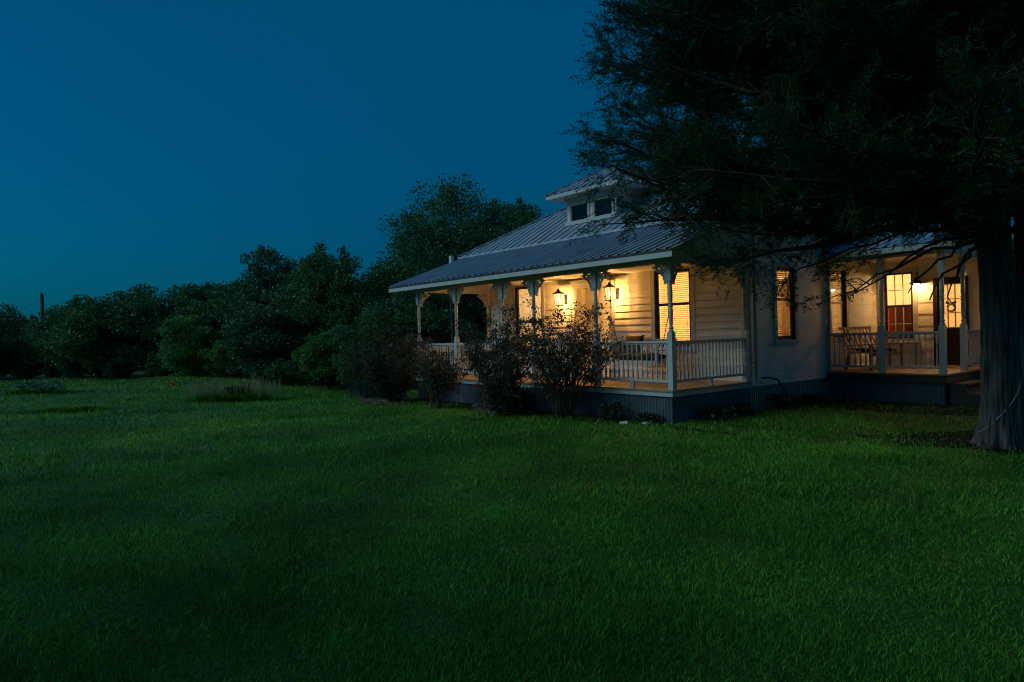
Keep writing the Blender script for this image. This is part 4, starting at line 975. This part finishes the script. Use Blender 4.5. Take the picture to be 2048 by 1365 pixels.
def limbs():
    rg = np.random.default_rng(21); m = MB(); SP_, SD_, SL_ = [], [], []
    left = np.array([-.637, -.771]); tocam = np.array([.771, -.637])
    prof_z = [1.9, 2.4, 3.0, 3.6, 4.5, 6.0, 7.5, 9.0, 10.5]; prof_r = [1.6, 2.9, 4.55, 5.25, 5.25, 5.15, 4.9, 3.8, 1.8]
    N = 215
    for k in range(N):
        z0 = 2.75+7.6*((k+.5)/N)**1.05; a = k*2.39996+rg.normal(0, .2)
        if k % 3 == 1 and k > 20: z0 = rg.uniform(3.0, 6.6); a = math.atan2(left[1], left[0])+rg.normal(0, .42)
        short = k % 7 == 3
        dirv = np.array([math.cos(a), math.sin(a)]); c_ = float(dirv @ tocam)
        zt = z0+rg.uniform(-.55, .55)+(.6 if z0 > 4 else -.15)
        if k < 14: zt = z0-rg.uniform(.35, 1.0)
        if short: zt = z0+rg.uniform(-.3, .5)
        Lr = np.interp(zt, prof_z, prof_r)*(rg.uniform(.86, 1.0) if dirv @ left > .5 else rg.uniform(.74, 1.0))
        if c_ > .2: Lr *= 1-.42*c_                # towards the viewpoint the limbs are shorter
        if dirv @ left < -.3: Lr *= .72
        if short: Lr *= .5
        if zt < 3.0 and z0 < 3.6 and dirv @ left > .2: Lr = min(Lr, np.interp(zt, [1.6, 2.1, 2.6, 3.0], [1.6, 3.0, 3.6, 4.6]))
        q = []
        for s in np.linspace(0, 1, 9):
            zz = z0+(zt-z0)*s+(.5*math.sin(s*math.pi)*(.4 if k < 14 else -.25))+(.45*max(0, s-.7)/.3*(z0 > 3.4))
            sw = .12*Lr*math.sin(s*3+k)*s
            q.append(np.array([dirv[0]*Lr*s-dirv[1]*sw, dirv[1]*Lr*s+dirv[0]*sw, zz])+rg.normal(0, .03, 3)*(s > 0))
        q = np.array(q); m.tube([tuple(p) for p in q], list(np.linspace((.055+.010*Lr)*(.45 if k < 14 else 1), .008, 9)), 6)
        nb = int(5+Lr*5.4)
        for j in range(nb):
            s = rg.uniform(.14, 1.0)**.72; i = min(int(s*8), 7); p = q[i]+(q[i+1]-q[i])*(s*8-i); tg = unit(q[i+1]-q[i])
            d = unit(tg*.55+rg.normal(0, .62, 3)*[1, 1, .62]+[0, 0, .10]); L = rg.uniform(.35, 1.05)*(1.15-.45*s)
            e1 = p+d*L*.55+[0, 0, .04]; e2 = p+d*L+[0, 0, -.05+.1*rg.random()]
            if min(p[2], e2[2]) < 2.95 and e2[:2] @ left < 1.75: continue
            m.tube([tuple(p), tuple(e1), tuple(e2)], [.011, .007, .003], 4, caps=False)
            ns = int(6+L*11); f = rg.uniform(.35, 1.08, ns)[:, None]
            SP_.append(p+(e2-p)*f+rg.normal(0, .07, (ns, 3))); SD_.append(d*1.1+rg.normal(0, .38, (ns, 3))+[0, 0, .10]); SL_.append(rg.uniform(.13, .28, ns))
            if rg.random() < .35:                 # bare dead twigs inside the crown
                tq = p+rg.normal(0, .3, 3); m.tube([tuple(p), tuple((p+tq)/2+rg.normal(0, .03, 3)), tuple(tq)], [.005, .004, .002], 3, caps=False)
    m.build('limbs', 'bark2', cedar)
    P = np.concatenate(SP_); D = np.concatenate(SD_); L = np.concatenate(SL_)
    lat = P[:, :2] @ left; zmin = np.interp(lat, [-3, 0, 1.4, 1.9, 2.7, 3.6, 4.6, 5.5], [3.15, 3.1, 2.9, 2.2, 2.0, 2.35, 2.95, 3.25])+rg.normal(0, .13, len(P))
    cl = np.sin(2.3*P[:, 0]+1+.8*np.sin(1.9*P[:, 2]))*np.sin(2.5*P[:, 1]+2)+.7*np.sin(3.6*P[:, 2]+1.3*P[:, 0])*np.sin(1.7*P[:, 1]+.5)
    ok = ((P[:, 2] > zmin) | (rg.random(len(P)) < .05)) & ((cl > -.58) | (rg.random(len(P)) < .18)); P, D, L = P[ok], D[ok], L[ok]
    hid = (P[:, 2] > 6.9) | ((P[:, :2] @ np.array([.637, .771])) > 1.6)     # high or far to the right: fewer strands
    V = np.concatenate([spray_cloud(P[~hid], D[~hid], L[~hid]*1.25, rg, 40), spray_cloud(P[hid], D[hid], L[hid]*1.25, rg, 10)])
    npmesh('crown', V, np.arange(len(V)).reshape(-1, 4), 'cedar', cedar)
    print('cedar sprays', len(P), 'quads', len(V)//4)
limbs()
cedar2 = thing('cedar_tree', (4.76, 2.02, 0), 'second cedar trunk cut by the right picture edge, behind the thick one', 'tree')
trunk_mesh(0, 0, .20, 7.5, cedar2, (.02, .02), 9, 1.3)
rg = np.random.default_rng(77); P, D = [], []
for k in range(34):
    v = unit(rg.normal(size=3)); c = np.array([1.6+v[0]*2.3, .9+v[1]*2.3, 6.0+v[2]*2.5]); n = 900; u = unit(rg.normal(size=(n, 3)))
    P.append(c+u*rg.uniform(.3, .95, (n, 1))*[.8, .8, .5]); D.append(u+rg.normal(0, .5, (n, 3)))
V, Fc = leaf_quads(np.concatenate(P), np.concatenate(D), rg.uniform(.06, .14, 34*900), .09, rg); npmesh('crown', V, Fc, 'cedar', cedar2)
# cord slung round the trunk
pts = []
for s in np.linspace(0, 1, 22):
    a = R(-118)+R(100)*s; z = .20+.62*s**1.25; r = .212*(1-.55*z/10.5)*(1+.22*math.exp(-z/.22)+.16*math.exp(-z/.9))*1.12+.03
    pts.append((TX+r*math.cos(a)+.06*math.sin(.8*z), TY+r*math.sin(a), z))
pts += [(TX+.29, TY+.06, 1.1), (TX+.27, TY+.08, 1.5)]
o = MB().tube(pts, .008, 6).build('cord', 'rope', label='grey cord slung diagonally round the thick cedar trunk', cat='cord', smooth=True)
# hose at the wall
o = MB().tube([(.05, 2.95, .66), (.16, 3.0, .68), (.24, 3.25, .62), (.26, 3.5, .36), (.30, 3.75, .14), (.36, 4.1, .03), (.6, 4.5, .02), (.9, 4.9, .02)], .017, 8).build('garden_hose', 'hose', label='black garden hose hanging from the wall beside the downspout', cat='hose', smooth=True)

# utility pole, service post
t = thing('utility_pole', (-52.4, -4.7, 0), 'bare wooden utility pole above the left tree line', 'utility pole')
MB().tube([(0, 0, -.2), (-.05, 0, 3), (-.12, 0, 5.6)], [.16, .14, .11], 10).build('pole', 'pole', t)
MB().tube([(-.1, 0, 5.2), (-3, -2, 3.9), (-7, -5, 2.4)], .012, 4).build('guy_wire', 'iron', t)
t = thing('service_post', (-11.4, 3.0, 0), 'thin post with a white box above the left roof edge', 'post')
MB().tube([(0, 0, -.1), (0, 0, 4.2)], .03, 8).build('post', 'chain', t)
MB().box(.03, .16, -.06, .06, 4.12, 4.42).box(.04, .15, -.07, -.061, 4.17, 4.37).build('box', 'white', t)
